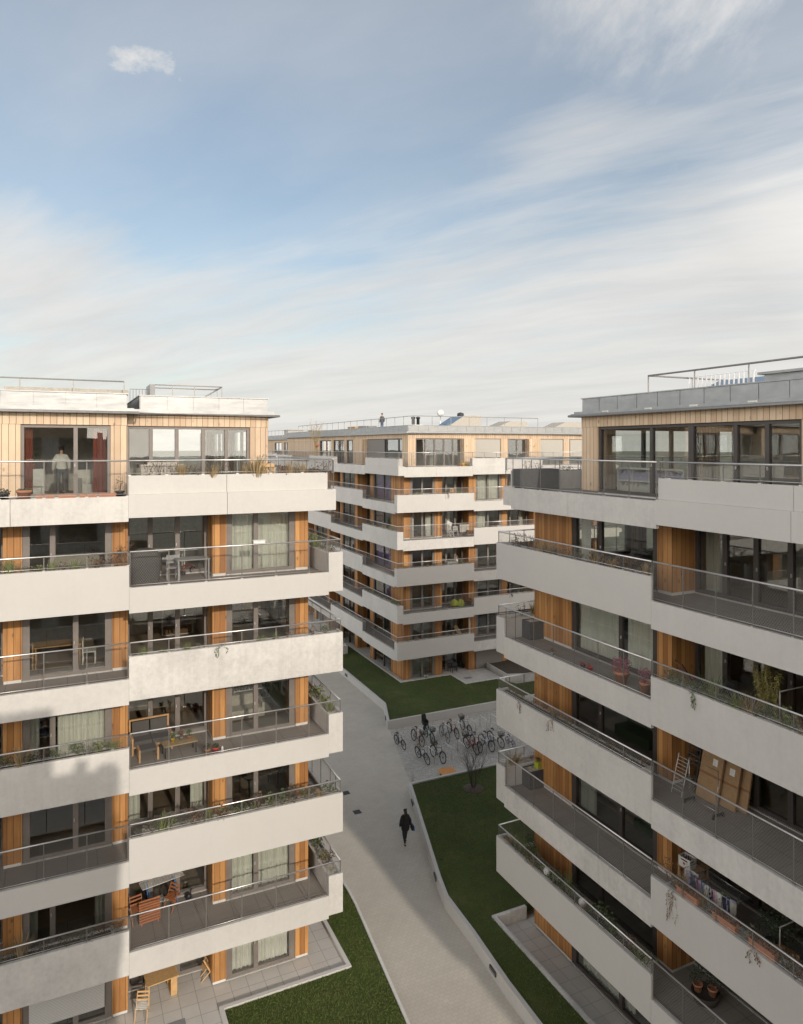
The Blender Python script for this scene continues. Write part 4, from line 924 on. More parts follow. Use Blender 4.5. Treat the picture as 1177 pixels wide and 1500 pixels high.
# ------------------------------------------------------------------ furniture builders
def chair(loc, rz, label, mat, seat='same', folding=False, group=None, slats=True, cat='chair', h=.86):
    t = thing('folding_chair' if folding else 'chair', label, cat, loc, rz, group); m = M[mat]; ms = m if seat == 'same' else M[seat]
    if folding:
        for s in (-.2, .2):
            mb = MB(); mb.bar((s, -.26, 0), (s, .16, .82), .022, .04); mb.build('leg', m, t)
            mb = MB(); s2 = s*.82; mb.bar((s2, .24, 0), (s2, -.20, .46), .022, .035); mb.build('leg', m, t)
        sm = MB()
        for i in range(6): sm.bar((-.19, -.19+i*.075, .452), (.19, -.19+i*.075, .452), .055, .016)
        sm.build('seat', ms, t); bm_ = MB()
        for z in (.60, .70, .80): y = -.26+.42*(z/.82); bm_.bar((-.185, y-.02, z), (.185, y-.02, z), .014, .06)
        bm_.build('backrest', m, t)
    else:
        for sx in (-.21, .21):
            for sy in (-.2, .2): MB().box(sx-.018, sx+.018, sy-.018, sy+.018, 0, .42 if sy < 0 else h).build('leg', m, t)
        MB().box(-.235, .235, -.23, .23, .421, .455).build('seat', ms, t)
        bm_ = MB(); bm_.box(-.19, .19, .187, .215, .55, h-.02); bm_.build('backrest', ms, t)
    return t
def table(loc, rz, label, w, d, h, top, leg, group=None, inset=.05):
    t = thing('table', label, 'table', loc, rz, group); MB().box(-w/2, w/2, -d/2, d/2, h-.035, h).build('tabletop', M[top], t)
    for sx in (-1, 1):
        for sy in (-1, 1): x, y = sx*(w/2-inset), sy*(d/2-inset); MB().box(x-.022, x+.022, y-.022, y+.022, 0, h-.036).build('leg', M[leg], t)
    return t
def pot(loc, r, h, label, mat='terracotta', plant=None, ph=.3, pr=None, cat='plant pot', group=None, n=110, kind='leaf'):
    t = thing('plant_pot', label, cat, loc, uni(0, 6), group); mb = MB(); mb.lathe(pot_profile(r, h)); mb.build('pot', M[mat], t)
    if plant: o = tuft(n, pr or r*1.1, ph, kind).build('foliage', [M[plant], M['bark']], t, (0, 0, h*.86), False)
    return t
def box_pot(loc, rz, L, w, h, label, mat='terracotta', plant=None, group=None, ph=.22):
    t = thing('plant_box', label, 'plant box', loc, rz, group); mb = MB()
    mb.prism([(-L/2*.94, -w/2*.85), (L/2*.94, -w/2*.85), (L/2*.94, w/2*.85), (-L/2*.94, w/2*.85)], 0, h-.035); mb.box(-L/2, L/2, -w/2, -w/2+.02, h-.0345, h); mb.box(-L/2, L/2, w/2-.02, w/2, h-.0345, h); mb.box(-L/2, -L/2+.02, -w/2+.02, w/2-.02, h-.0345, h); mb.box(L/2-.02, L/2, -w/2+.02, w/2-.02, h-.0345, h)
    mb.build('pot', M[mat], t)
    if plant:
        fm = MB()
        for i in range(5):
            q = tuft(26, .11, ph, 'leaf'); b = len(fm.v); ox = -L/2+L*(i+.5)/5; fm.v += [(v[0]+ox, v[1]*.7, v[2]) for v in q.v]; fm.f += [[b+j for j in f] for f in q.f]; fm.m += q.m; fm.s += q.s
        fm.build('foliage', [M[plant], M['bark']], t, (0, 0, h-.04), False)
    return t
def dk(k): return B(k)+FL+.002

# ------------------------------------------------------------------ left block: what stands on its balconies
for x, lab in ((-.64, 'first terracotta trough along the left terrace edge, next to the big round pot'), (.0, 'second terracotta trough along the left terrace edge'), (.62, 'third terracotta trough along the left terrace edge'), (1.2, 'fourth terracotta trough along the left terrace edge, by the wooden pier')):
    box_pot((x, 25.42, dk(6)), 0, .55, .2, .19, lab, group='terracotta troughs on the left terrace')
pot((-1.25, 25.45, dk(6)), .22, .36, 'big round terracotta pot on the left terrace beside the rail', plant='leaf', ph=.1)
pot((-1.85, 25.45, dk(6)), .2, .3, 'dark round pot at the left edge of the photo, on the terrace', 'black_metal', plant='leaf_dark', ph=.15)
pot((1.6, 25.75, dk(6)), .15, .25, 'small dark pot with dry twigs beside the penthouse pier', 'black_metal', plant='leaf_brown', ph=.5, n=40)
t = thing('covered_furniture', 'beige covered garden furniture on the top terrace of the left block', 'covered furniture', (3.0, 26.1, dk(6)), 0)
mb = MB(); mb.prism([(-.72, -.35), (.72, -.38), (.75, .38), (-.70, .36)], 0, 1.12); mb.prism([(-.5, -.25), (.45, -.22), (.4, .25), (-.45, .25)], 1.121, 1.2); mb.build('cover', M['beige_cover'], t)
t = thing('wooden_planter', 'small wooden planter box with grey shrub on the left block\'s terrace rail end', 'planter', (6.62, 26.2, dk(6)), 0)
mb = MB(); mb.box(-.4, .4, -.2, .2, 0, 1.12); mb.build('box', M['pale_timber'], t)
tuft(120, .22, .32, 'small').build('foliage', [M['leaf_grey'], M['bark']], t, (0, 0, 1.12), False)
# indoor pieces just behind the penthouse glass
t = thing('armchair', 'pale armchair behind the penthouse glass, left of the curtain', 'armchair', (.75, 27.6, 18.09), .3); mb = MB(); mb.box(-.4, .4, -.35, .35, .1, .42); mb.box(-.4, .4, .2, .36, .421, .9); mb.box(-.42, -.30, -.35, .2, .421, .62); mb.box(.30, .42, -.35, .2, .421, .62); mb.build('upholstery', M['white_cloth'], t)
t = thing('sideboard', 'pale sideboard with a plant behind the penthouse glass', 'sideboard', (-1.05, 27.75, 18.09), 0); mb = MB(); mb.box(-.3, .3, -.2, .2, .06, .95); mb.box(-.26, .26, -.21, -.2, .12, .5); mb.box(-.26, .26, -.21, -.2, .53, .9); mb.build('cabinet', M['white_plastic'], t)
pot((-1.1, 27.75, 19.04), .12, .18, 'leafy houseplant standing on the pale sideboard', 'terracotta', 'leaf', .4, .24, cat='houseplant')
# fifth floor: barbecue, chair, table
t = thing('covered_barbecue', 'barbecue under a black cover on the left block\'s fifth floor balcony', 'barbecue', (2.42, 26.05, dk(5)), .1)
mb = MB(); pr = [(.50, .30, 0), (.52, .31, .55), (.55, .33, .85), (.42, .27, 1.12), (.2, .16, 1.2)]; b0 = len(mb.v)
for hx, hy, z in pr:
    for i in range(16):
        a = 2*PI*i/16; e = .62; mb.v.append((hx*math.copysign(abs(math.cos(a))**e, math.cos(a))*(1+.03*math.sin(5*a+z*7)), hy*math.copysign(abs(math.sin(a))**e, math.sin(a))*(1+.03*math.cos(4*a+z*5)), z))
for i in range(len(pr)-1):
    for j in range(16): mb.face([b0+i*16+j, b0+i*16+(j+1) % 16, b0+(i+1)*16+(j+1) % 16, b0+(i+1)*16+j], 0, True)
mb.face([b0+len(pr)*16-16+j for j in range(16)], 0); mb.build('cover', M['dark_fabric'], t)
chair((3.42, 26.35, dk(5)), -.1, 'grey garden chair beside the black-covered barbecue', 'grey_plastic')
table((4.05, 26.2, dk(5)), .03, 'grey metal balcony table with straight legs on the fifth floor', 1.15, .72, .74, 'grey_table', 'grey_plastic')
t = thing('toy_tricycle', 'red and black toy tricycle under the grey balcony table', 'tricycle', (4.0, 27.2, dk(5)), .5)
mb = MB(); mb.tube([(-.2, 0, .14), (0, 0, .3), (.24, 0, .3), (.28, 0, .12)], .02, 6); mb.box(-.12, .05, -.07, .07, .3, .35); mb.build('frame', M['red'], t)
for x, y, r_ in ((.28, 0, .13), (-.22, .13, .09), (-.22, -.13, .09)):
    mb = MB(); mb.tube(ring((x, y, r_), r_-.02, 14), .022, 5, 0, closed=True); mb.tube([(x, y-.03, r_), (x, y+.03, r_)], .03, 6); mb.build('wheel', M['rubber'], t)
t = thing('bird_feeder', 'small white box clipped on the fifth floor handrail', 'planter box', (6.15, 24.88, B(5)+1.9), 0); mb = MB(); mb.box(-.2, .2, -.08, .1, .03, .13); mb.box(-.22, .22, -.1, .12, .131, .15); mb.build('box', M['white_plastic'], t)
# dried globe-shaped tree on the inner pier, fifth floor
def bare_tree(loc, h, spread, label, n=26, mat='bark', leaves=0, leafmat='leaf_brown', name='bare_shrub', depth=3, r0=.02, cat='shrub'):
    t = thing(name, label, cat, loc, uni(0, 6)); mb = MB(); tips = []
    def grow(p, d, L, r, lv):
        q = p + d*L; mid = p+d*L*.5+Vector((uni(-1, 1), uni(-1, 1), uni(-.3, .3)))*L*.06; mb.tube([p, mid, q], [r, r*.8, r*.62], 4 if r > .006 else 3, 0, cap=False); tips.append(q)
        if lv:
            for i in range(random.choice((2, 3))): grow(p.lerp(q, uni(.45, 1)), (d+Vector((uni(-1, 1), uni(-1, 1), uni(-.2, .7)))*.55).normalized(), L*uni(.5, .8), r*.55, lv-1)
    for i in range(n):
        a = uni(0, 2*PI); d = Vector((math.cos(a)*spread*uni(.1, 1), math.sin(a)*spread*uni(.1, 1), 1)).normalized(); grow(Vector((math.cos(a)*.05, math.sin(a)*.05, 0)), d, h*uni(.35, .6), r0*uni(.5, 1), depth)
    mb.build('branches', M[mat], t, fix=False)
    if leaves:
        lm = MB()
        for i in range(leaves):
            c = random.choice(tips)+Vector((uni(-1, 1), uni(-1, 1), uni(-1, 1)))*.05; d = Vector((uni(-1, 1), uni(-1, 1), uni(-1, 1))).normalized(); e = d.cross(Vector((uni(-1, 1), uni(-1, 1), 1))).normalized(); b = len(lm.v); L = uni(.03, .06)
            lm.v += [tuple(c), tuple(c+d*L*.5+e*L*.3), tuple(c+d*L), tuple(c+d*L*.5-e*L*.3)]; lm.face([b, b+1, b+2, b+3], 0)
        lm.build('foliage', M[leafmat], t, fix=False)
    return t
bare_tree((1.62, 25.7, dk(5)), 1.5, .25, 'dried brownish potted tree against the fifth floor wooden pier', 2, leaves=420, depth=4, r0=.018, name='potted_tree', cat='tree')
# third floor: sofa, armchair, coffee table, pots
t = thing('outdoor_sofa', 'two-seat outdoor sofa with dark grey cushions and a wooden frame on the third floor', 'sofa', (2.68, 26.55, dk(3)), .06)
mb = MB(); 
for s in (-.66, .66): mb.box(s-.03, s+.03, -.36, .36, .55, .60); mb.box(s-.03, s+.03, -.36, -.30, 0, .549); mb.box(s-.03, s+.03, .30, .36, 0, .549); mb.box(s-.03, s+.03, .36, .42, .3, .95)
mb.box(-.63, .63, -.36, -.31, .24, .30); mb.box(-.63, .63, .33, .37, .24, .30); mb.box(-.69, .69, .36, .42, .951, 1.0); mb.build('frame', M['timber'], t)
for s in (-.31, .31):
    MB().box(s-.30, s+.30, -.33, .25, .301, .46).build('seat_cushion', M['dark_fabric'], t); mb = MB(); mb.obox((s, .27, .70), (.29, .07, .25), Matrix.Rotation(R(-10), 3, 'X')); mb.build('back_cushion', M['dark_fabric'], t)
t = thing('footstool', 'dark cushioned wooden stool in front of the third floor sofa', 'stool', (2.5, 25.75, dk(3)), .06)
mb = MB()
for s in (-.3, .3): mb.box(s-.03, s+.03, -.25, .25, .36, .42); mb.box(s-.03, s+.03, -.25, -.19, 0, .359); mb.box(s-.03, s+.03, .19, .25, 0, .359)
mb.build('frame', M['timber'], t); MB().box(-.268, .268, -.24, .24, .34, .415).build('cushion', M['dark_fabric'], t)
t = table((3.55, 25.75, dk(3)), .08, 'low wooden coffee table with black legs on the third floor', 1.15, .55, .42, 'straw', 'black_metal')
pot((3.32, 25.7, dk(3)+.421), .07, .16, 'small yellow pot with a cactus on the coffee table', 'yellow', 'leaf', .16, .07)
pot((3.62, 25.78, dk(3)+.421), .06, .12, 'small glass-grey pot in the middle of the coffee table', 'grey_plastic', 'leaf_brown', .22, .09)
pot((3.88, 25.8, dk(3)+.421), .07, .1, 'small terracotta pot with green leaves on the coffee table', 'terracotta', 'leaf', .22, .12)
pot((4.41, 25.2, dk(3)), .11, .2, 'orange terracotta pot by the third floor rail', 'terracotta', 'leaf_dark', .15)
pot((4.70, 25.22, dk(3)), .12, .2, 'red pot with a white band next to the orange pot', 'red', 'leaf_dark', .12)
t = thing('lantern', 'little white lantern beside the red pot', 'lantern', (4.94, 25.25, dk(3)), 0); mb = MB(); mb.box(-.045, .045, -.045, .045, 0, .02); mb.lathe([(.04, .021), (.042, .12), (.02, .17), (.005, .19)], 8); mb.build('body', M['white_plastic'], t)
# first floor: folding tables and chairs, clothes airer, bicycle behind
t = thing('folding_table', 'reddish slatted wooden table folded upright on the first floor', 'table', (2.62, 26.15, dk(1)), .12)
mb = MB()
for i in range(9): mb.bar((-.36, .02+.012*i, .12+.085*i), (.36, .02+.012*i, .12+.085*i), .018, .07)
mb.build('tabletop', M['teak'], t)
for s in (-.28, .28): mb = MB(); mb.bar((s, .02, .0), (s, .22, .78), .03, .03); mb.build('leg', M['teak'], t)
chair((2.2, 26.55, dk(1)), .2, 'reddish wooden folding chair behind the folded slatted table', 'teak', folding=True)
chair((3.45, 26.75, dk(1)), -.9, 'reddish wooden folding chair standing open beside the slatted table', 'teak', folding=True)
t = thing('clothes_airer', 'white and blue folding clothes airer at the back of the first floor balcony', 'clothes airer', (3.1, 27.0, dk(1)), .2)
mb = MB()
for i in range(8): mb.tube([(-.75, -.25+i*.07, 1.0), (.75, -.25+i*.07, 1.0)], .006, 4)
mb.tube([(-.75, -.25, 1.0), (.75, -.25, 1.0), (.75, .24, 1.0), (-.75, .24, 1.0)], .012, 5, 0, closed=True); mb.build('rack', M['white_plastic'], t)
for s in (-.5, .5): mb = MB(); mb.bar((s, -.3, 0), (s, .22, .98), .02, .02); mb.build('leg', M['blue_cloth'], t); mb = MB(); mb.bar((s*.9, .3, 0), (s*.9, -.22, .98), .02, .02); mb.build('leg', M['blue_cloth'], t)
t = thing('watering_can', 'small dark watering can on the first floor balcony', 'watering can', (4.05, 27.0, dk(1)), 1.); mb = MB(); mb.lathe([(.1, 0), (.11, .18), (.06, .22)], 10); mb.tube([(.09, 0, .05), (.2, 0, .18), (.26, 0, .24)], .015, 5); mb.tube([(-.09, 0, .05), (-.19, 0, .14), (-.08, 0, .22)], .01, 5); mb.build('can', M['black_metal'], t)
# ground floor patio
chair((2.35, 25.95, .055), -.35, 'pale wooden folding chair with a newspaper-white seat on the ground floor patio', 'pale_timber', 'paper', folding=True)
t = thing('folding_table', 'pale folding wooden table with wine shelf on the ground floor patio', 'table', (3.05, 26.75, .055), .1)
MB().box(-.55, .55, -.38, .38, .70, .735).build('tabletop', M['pale_timber'], t)
mb = MB(); mb.box(.28, .5, -.3, -.26, .02, .699); mb.box(.28, .5, .26, .30, .02, .699); mb.box(.28, .5, -.259, .259, .1, .13); mb.box(.28, .5, -.259, .259, .38, .41); mb.build('shelf', M['pale_timber'], t)
for s in (-.3, .3): MB().box(-.5, -.46, s-.02, s+.02, 0, .699).build('leg', M['pale_timber'], t)
chair((4.72, 26.85, .055), 1.45, 'folded wooden chair leaning by the ground floor pier', 'pale_timber', folding=True)
t = thing('paving_hatch', 'dark square hatch let into the ground floor patio tiles', 'hatch', (3.35, 25.05, .05), 0); mb = MB(); mb.box(-.32, .32, -.25, .25, 0, .008); mb.box(-.06, .06, -.02, .02, .0081, .014); mb.build('lid', M['grey_plastic'], t)

# ------------------------------------------------------------------ right block: what stands on its balconies
pot((16.4, 17.85, dk(4)), .24, .40, 'terracotta pot of purple heather, the larger, by the fourth floor rail', 'terracotta', 'heather', .45, .36, n=420, kind='leaf')
pot((16.35, 16.75, dk(4)), .17, .38, 'pale terracotta pot of dark heather at the section end of the fourth floor', 'terracotta', 'heather', .42, .24, n=220, kind='leaf')
pot((16.3, 19.65, dk(4)), .09, .13, 'tiny blue pot with red flowers by the fourth floor rail', 'navy', 'red', .1, .12, n=80, kind='small')
pot((16.33, 19.3, dk(4)), .11, .15, 'tiny red flowering pot beside the blue one', 'red', 'heather', .12, .14, n=80, kind='small')
pot((16.25, 21.3, dk(4)), .07, .14, 'little pale figurine pot near the corner planter, fourth floor', 'white_plastic', 'leaf_brown', .12, .08)
# dark planters standing at the far corner
for k, sz, lab in ((6, (1.9, .85), 'dark planter along the far end of the right block\'s top terrace'), (4, (.95, .72), 'dark metal planter at the far corner, fourth floor of the right block'), (2, (.95, .72), 'dark metal planter with a lime pot at the far corner, second floor')):
    t = thing('corner_planter', lab, 'planter', (17.2, 23.62, dk(k)), 0); mb = MB(); w = sz[0]/2
    mb.box(-w, w, -.28, .28, 0, sz[1]-.06); mb.box(-w, w, -.28, -.25, sz[1]-.06, sz[1]); mb.box(-w, w, .25, .28, sz[1]-.06, sz[1]); mb.box(-w, -w+.03, -.249, .249, sz[1]-.06, sz[1]); mb.box(w-.03, w, -.249, .249, sz[1]-.06, sz[1]); mb.build('container', M['slate'], t)
    MB().box(-w+.03, w-.03, -.25, .25, sz[1]-.0595, sz[1]-.03).build('soil_bed', M['gravelly_soil'], t)
t = thing('plant_pot', 'lime green square pot on the dark second floor corner planter', 'plant pot', (17.35, 23.6, dk(2)+.7), .1); mb = MB(); mb.prism([(-.16, -.12), (.16, -.12), (.16, .12), (-.16, .12)], 0, .24); mb.build('pot', M['lime'], t); tuft(70, .16, .16, 'leaf').build('foliage', [M['leaf_dark'], M['bark']], t, (0, 0, .24), False)
pot((17.0, 23.7, dk(1)), .16, .32, 'dark pot with an upright leafy plant at the far corner of the first floor', 'black_metal', 'leaf_dark', .75, .24, n=200)
pot((16.16, 22.45, B(1)+1.38), .16, .1, 'bushy light green plant at the start of the lowest trough', 'stone', 'leaf', .5, .34, n=420)
for s, lab in ((3.0, 'white globe ornament in the lowest trough, farther one'), (5.0, 'white globe ornament in the lowest trough, nearer one')):
    mb = MB(); ico(mb, (0, 0, .15), .15); mb.lathe([(.05, -.02), (.05, .03)], 8); o = mb.build('globe_ornament', M['white_plastic'], None, world(RIGHT, RW, s, -.3, B(1)+1.39)); tag(o, lab, 'ornament', 'white globes in the trough')
# bamboo, garden chair and screen on the fourth floor
t = thing('bamboo', 'tall yellow-green bamboo behind the fourth floor trough of the right block', 'plant', (17.2, 13.05, dk(4)), 0)
mb = MB(); lm = MB()
for i in range(34):
    a = uni(0, 6.28); p = Vector((.22*math.cos(a)*rnd(), .22*math.sin(a)*rnd(), 0)); q = p*1.5+Vector((uni(-.45, .15), uni(-.25, .45), uni(1.5, 2.15))); mb.tube([p, p.lerp(q, .5)+Vector((0, 0, .1)), q], [.007, .006, .003], 4, cap=False)
    for j in range(34):
        f = uni(.3, 1.); c = p.lerp(q, f); d = Vector((uni(-1, 1), uni(-1, 1), uni(-.9, .3))).normalized(); e = d.cross(Vector((uni(-1, 1), uni(-1, 1), 1))).normalized(); L = uni(.07, .15); b = len(lm.v)
        lm.v += [tuple(c), tuple(c+d*L*.4+e*.012), tuple(c+d*L), tuple(c+d*L*.4-e*.012)]; lm.face([b, b+1, b+2, b+3], 0)
mb.build('stem', M['straw'], t, fix=False); lm.build('foliage', M['bamboo_leaf'], t, fix=False)
mb = MB(); mb.lathe(pot_profile(.28, .45)); mb.build('pot', M['black_metal'], t)
chair((17.75, 14.6, dk(4)), 1.4, 'dark garden armchair by the fourth floor window of the right block', 'black_metal')
t = thing('deck_chair', 'brown folding lounger leaning in the fourth floor recess of the right block', 'lounger', (17.5, 16.05, dk(4)), 1.2); mb = MB()
for s in (-.24, .24): mb.bar((s, -.3, 0), (s, .35, 1.05), .03, .03); mb.bar((s, .3, 0), (s, -.35, .5), .03, .03)
mb.build('frame', M['black_metal'], t); mb = MB(); mb.obox((0, .1, .62), (.22, .01, .42), Matrix.Rotation(R(-32), 3, 'X')); mb.build('sling', M['tan_leather'], t)
# third floor: flattened cartons, garment rail, ladder
for (x, y), w, h, rz, lab, lb in (((17.52, 15.42), .78, 1.45, 0, 'largest flattened cardboard box leaning on the third floor window, with a white label', 1), ((17.68, 14.92), .74, 1.3, .05, 'flattened cardboard box in the middle of the leaning stack', 1), ((17.88, 14.62), .6, 1.2, .1, 'rearmost flattened cardboard box of the leaning stack', 0)):
    t = thing('cardboard_box', lab, 'cardboard box', (x, y, dk(3)), rz, 'flattened cardboard boxes'); A = Matrix.Rotation(R(14), 3, 'Y')
    mb = MB(); mb.obox(A @ Vector((0, 0, h/2))+Vector((0, 0, .02)), (.035, w/2, h/2), A); mb.build('carton', M['cardboard'], t)
    mb = MB(); mb.obox(A @ Vector((-.037, 0, h*.52))+Vector((0, 0, .02)), (.001, w/2, .035), A); mb.build('tape', M['tan_leather'], t)
    if lb: mb = MB(); mb.obox(A @ Vector((-.039, -.12, h*.80))+Vector((0, 0, .02)), (.001, .085, .10), A); mb.build('label', M['paper'], t)
t = thing('garment_rail', 'chrome clothes rail on castors in front of the cardboard', 'clothes rail', (17.0, 15.05, dk(3)), 0)
mb = MB(); mb.tube([(0, .55, .1), (0, .55, 1.35), (0, -.5, 1.35), (0, -.5, .1)], .014, 6); mb.tube([(0, .55, .16), (0, -.5, .16)], .01, 5); mb.build('frame', M['chrome'], t)
for y in (-.5, .55): mb = MB(); mb.bar((-.22, y, .1), (.22, y, .1), .05, .05); mb.tube([(-.2, y-.02, .04), (-.2, y+.02, .04)], .038, 8); mb.tube([(.2, y-.02, .04), (.2, y+.02, .04)], .038, 8); mb.build('foot', M['rubber'], t)
t = thing('folding_airer', 'white folded clothes airer leaning on the third floor wooden pier', 'clothes airer', (17.1, 16.0, dk(3)), 0); mb = MB(); 
for y in (-.1, .3): mb.tube([(-.1, y, 0), (.22, y, 1.15)], .012, 5)
for i in range(10): f = .12+i*.09; mb.tube([(-.1+.32*f, -.1, 1.15*f), (-.1+.32*f, .3, 1.15*f)], .007, 4)
mb.build('rack', M['white_plastic'], t)
t = thing('wooden_trellis', 'dark wooden folding chair leaning in the third floor recess', 'chair', (17.75, 16.2, dk(3)), 0); mb = MB()
for y in (-.25, .18): mb.bar((-.15, y, 0), (.15, y, 1.3), .03, .04)
for f in (.3, .6, .8, .95): mb.bar((-.15+.3*f, -.25, 1.3*f), (-.15+.3*f, .18, 1.3*f), .02, .05)
mb.build('frame', M['bark'], t)
# second floor: drying rack, shelf with the bottle crate, terracotta boxes, big pot
t = thing('shelf_stand', 'wooden shelf stand in the corner of the second floor recess', 'shelf', (17.45, 15.85, dk(2)), 0)
for sx in (-.32, .32):
    for sy in (-.26, .26): MB().box(sx-.025, sx+.025, sy-.025, sy+.025, 0, .80).build('leg', M['timber'], t)
for z in (.2, .5, .80): MB().box(-.36, .36, -.3, .3, z+.001, z+.031).build('shelf', M['timber'], t)
t = thing('bottle_crate', 'white plastic crate of brown bottles with a red emblem, on the wooden shelf stand', 'crate', (17.25, 15.9, dk(2)+.832), .1)
mb = MB(); mb.box(-.15, .15, -.2, .2, 0, .02)
for s in (-1, 1): mb.box(s*.15-.01, s*.15+.01, -.2, .2, .02, .2); mb.box(s*.15-.01, s*.15+.01, -.2, .2, .25, .30); mb.box(-.14, .14, s*.2-.01, s*.2+.01, .02, .2); mb.box(-.14, .14, s*.2-.01, s*.2+.01, .25, .30)
for s in (-1, 1): mb.box(s*.15-.01, s*.15+.01, -.2, -.12, .2, .25); mb.box(s*.15-.01, s*.15+.01, .12, .2, .2, .25)
mb.build('crate', M['white_plastic'], t); mb = MB(); mb.obox((-.162, 0, .13), (.001, .035, .035), Matrix.Rotation(R(45), 3, 'X')); mb.build('emblem', M['red'], t)
for ix in range(3):
    for iy in range(4): o = MB().lathe([(.03, 0), (.03, .16), (.013, .2), (.013, .26)], 8).build('bottle', M['bottle_brown'], None, (17.25-.09+ix*.09, 15.9-.135+iy*.09, dk(2)+.853)); tag(o, 'brown bottle standing in the white plastic crate', 'bottle', 'bottles in the white crate')
t = thing('drying_rack', 'metal drying rack hung with washing on the second floor of the right block', 'drying rack', (17.0, 14.72, dk(2)), 0)
mb = MB(); mb.tube([(-.3, -1.0, 1.08), (.3, -1.0, 1.08), (.3, .85, 1.08), (-.3, .85, 1.08)], .012, 5, 0, closed=True)
for i in range(9): mb.tube([(-.3+i*.075, -1.0, 1.08), (-.3+i*.075, .85, 1.08)], .004, 4)
mb.build('rack', M['chrome'], t)
for y in (-.7, .55): mb = MB(); mb.tube([(-.3, y, 0), (.28, y, 1.07)], .011, 5); mb.tube([(.3, y, 0), (-.28, y, 1.07)], .011, 5); mb.build('leg', M['chrome'], t)
cl = [('white_cloth', .0), ('lilac', .0), ('white_cloth', 0), ('jeans', 0), ('pink', 0), ('lilac', 0), ('jeans', 0), ('white_cloth', 0), ('navy', 0), ('pink', 0), ('white_cloth', 0), ('leaf_pale', 0), ('navy', 0), ('lilac', 0), ('beige_cover', 0)]
words = {'white_cloth': 'white', 'lilac': 'lilac', 'jeans': 'denim blue', 'pink': 'pink', 'navy': 'navy', 'leaf_pale': 'light green', 'beige_cover': 'beige'}
for i, (mt, _) in enumerate(cl):
    y = .78-i*.122; L = uni(.4, .75); x = -.3+.075*random.choice((0, 0, 1, 2)); w = uni(.09, .15); mb = MB(); b = len(mb.v); n = 6
    for sd in (-1, 1):
        for r_ in range(5):
            for j in range(n+1): yy = -w+2*w*j/n; mb.v.append((sd*(.012+.02*r_/4)+.015*math.sin(j*1.7+r_+i), yy*(1-.1*r_/4), -L*r_/4*(1 if sd < 0 else .8)))
    for sd in range(2):
        for r_ in range(4):
            for j in range(n): q = b+sd*5*(n+1)+r_*(n+1)+j; mb.face([q, q+1, q+n+2, q+n+1], 0, True)
    for j in range(n): mb.face([b+j, b+j+1, b+5*(n+1)+j+1, b+5*(n+1)+j], 0, True)
    o = mb.build('laundry', M[mt], None, (17.0+x, 14.72+y, dk(2)+1.092)); tag(o, '%s piece of washing hanging on the drying rack' % words[mt], 'laundry', '%s washing on the drying rack' % words[mt])
for s, lab in ((9.75, 'terracotta plant box hooked inside the second floor rail, first from the section end'), (11.0, 'terracotta plant box hooked inside the second floor rail, second from the section end'), (12.15, 'terracotta plant box hooked inside the second floor rail, third from the section end')):
    p = world(RIGHT, RW, s, -.16, B(2)+1.462); box_pot(tuple(p), PI/2, .78, .17, .19, lab, 'terracotta', 'leaf_brown', 'terracotta boxes on the second floor rail')
pot((16.75, 12.3, dk(2)), .34, .62, 'large terracotta pot of dark foliage on the second floor', 'terracotta', 'leaf_dark', .9, .55, n=520)
pot((17.2, 12.9, dk(2)), .25, .4, 'dark pot with bushy green foliage behind the large terracotta pot', 'black_metal', 'leaf_dark', .9, .5, n=420)
t = thing('plant_basket', 'round wicker basket full of small potted plants on the first floor', 'basket', (17.45, 15.4, dk(1)), 0); mb = MB(); mb.lathe([(.34, 0), (.42, .25), (.40, .27), (.38, .22), (.02, .22)], 16); mb.build('basket', M['wicker'], t)
for x, y, lab in ((-.15, .15, 'small potted plant in the wicker basket, nearer the pier'), (.1, -.18, 'small potted plant in the wicker basket, nearer the window')): pot((17.45+x, 15.4+y, dk(1)+.225), .14, .24, lab, 'terracotta', 'leaf_dark', .45, .25, n=160)
# glass privacy screens between neighbours
for k in (4, 2):
    t = thing('privacy_screen', 'framed glass screen across the right block\'s %s floor balcony' % ORD[k].split()[0], 'screen', (16.4, 12.15, dk(k)), 0); mb = MB(); mb.tube([(.0, 0, .0), (0, 0, 1.5), (1.6, 0, 1.5), (1.6, 0, 0)], .018, 6); mb.build('frame', M['rail_grey'], t); MB().box(.03, 1.57, -.006, .006, .08, 1.47).build('pane', M['glass'], t)
t = thing('lounger', 'grey upholstered lounge seat behind the fifth floor glass of the right block', 'lounger', (18.5, 18.6, dk(5)+.02), 0); mb = MB(); mb.box(-.35, .35, -.8, .8, .2, .42); mb.obox((0, .7, .7), (.33, .1, .35), Matrix.Rotation(R(20), 3, 'X')); mb.build('upholstery', M['grey_cloth'], t)
t = thing('bookshelf', 'low row of pale books and boxes behind the right penthouse glass', 'shelf', (18.9, 19.0, 18.09), 0); mb = MB(); mb.box(-.18, .18, -1.6, 1.6, 0, .05); mb.box(-.18, .18, -1.6, 1.6, .45, .5); mb.box(-.18, .18, -1.6, 1.6, .9, .95)
for y in (-1.6, -.8, 0, .8, 1.57): mb.box(-.18, .18, y, y+.03, .05, .45); mb.box(-.18, .18, y, y+.03, .5, .9)
mb.build('shelf', M['white_plastic'], t)
for j, z in ((0, .05), (1, .5)):
    mb = MB(); y = -1.55
    while y < 1.5:
        w = uni(.03, .07); mb.box(-.15, .12, y, y+w-.004, z+.001, z+uni(.22, .36)); y += w
    mb.build('books', M['lilac'] if j else M['white_cloth'], t)

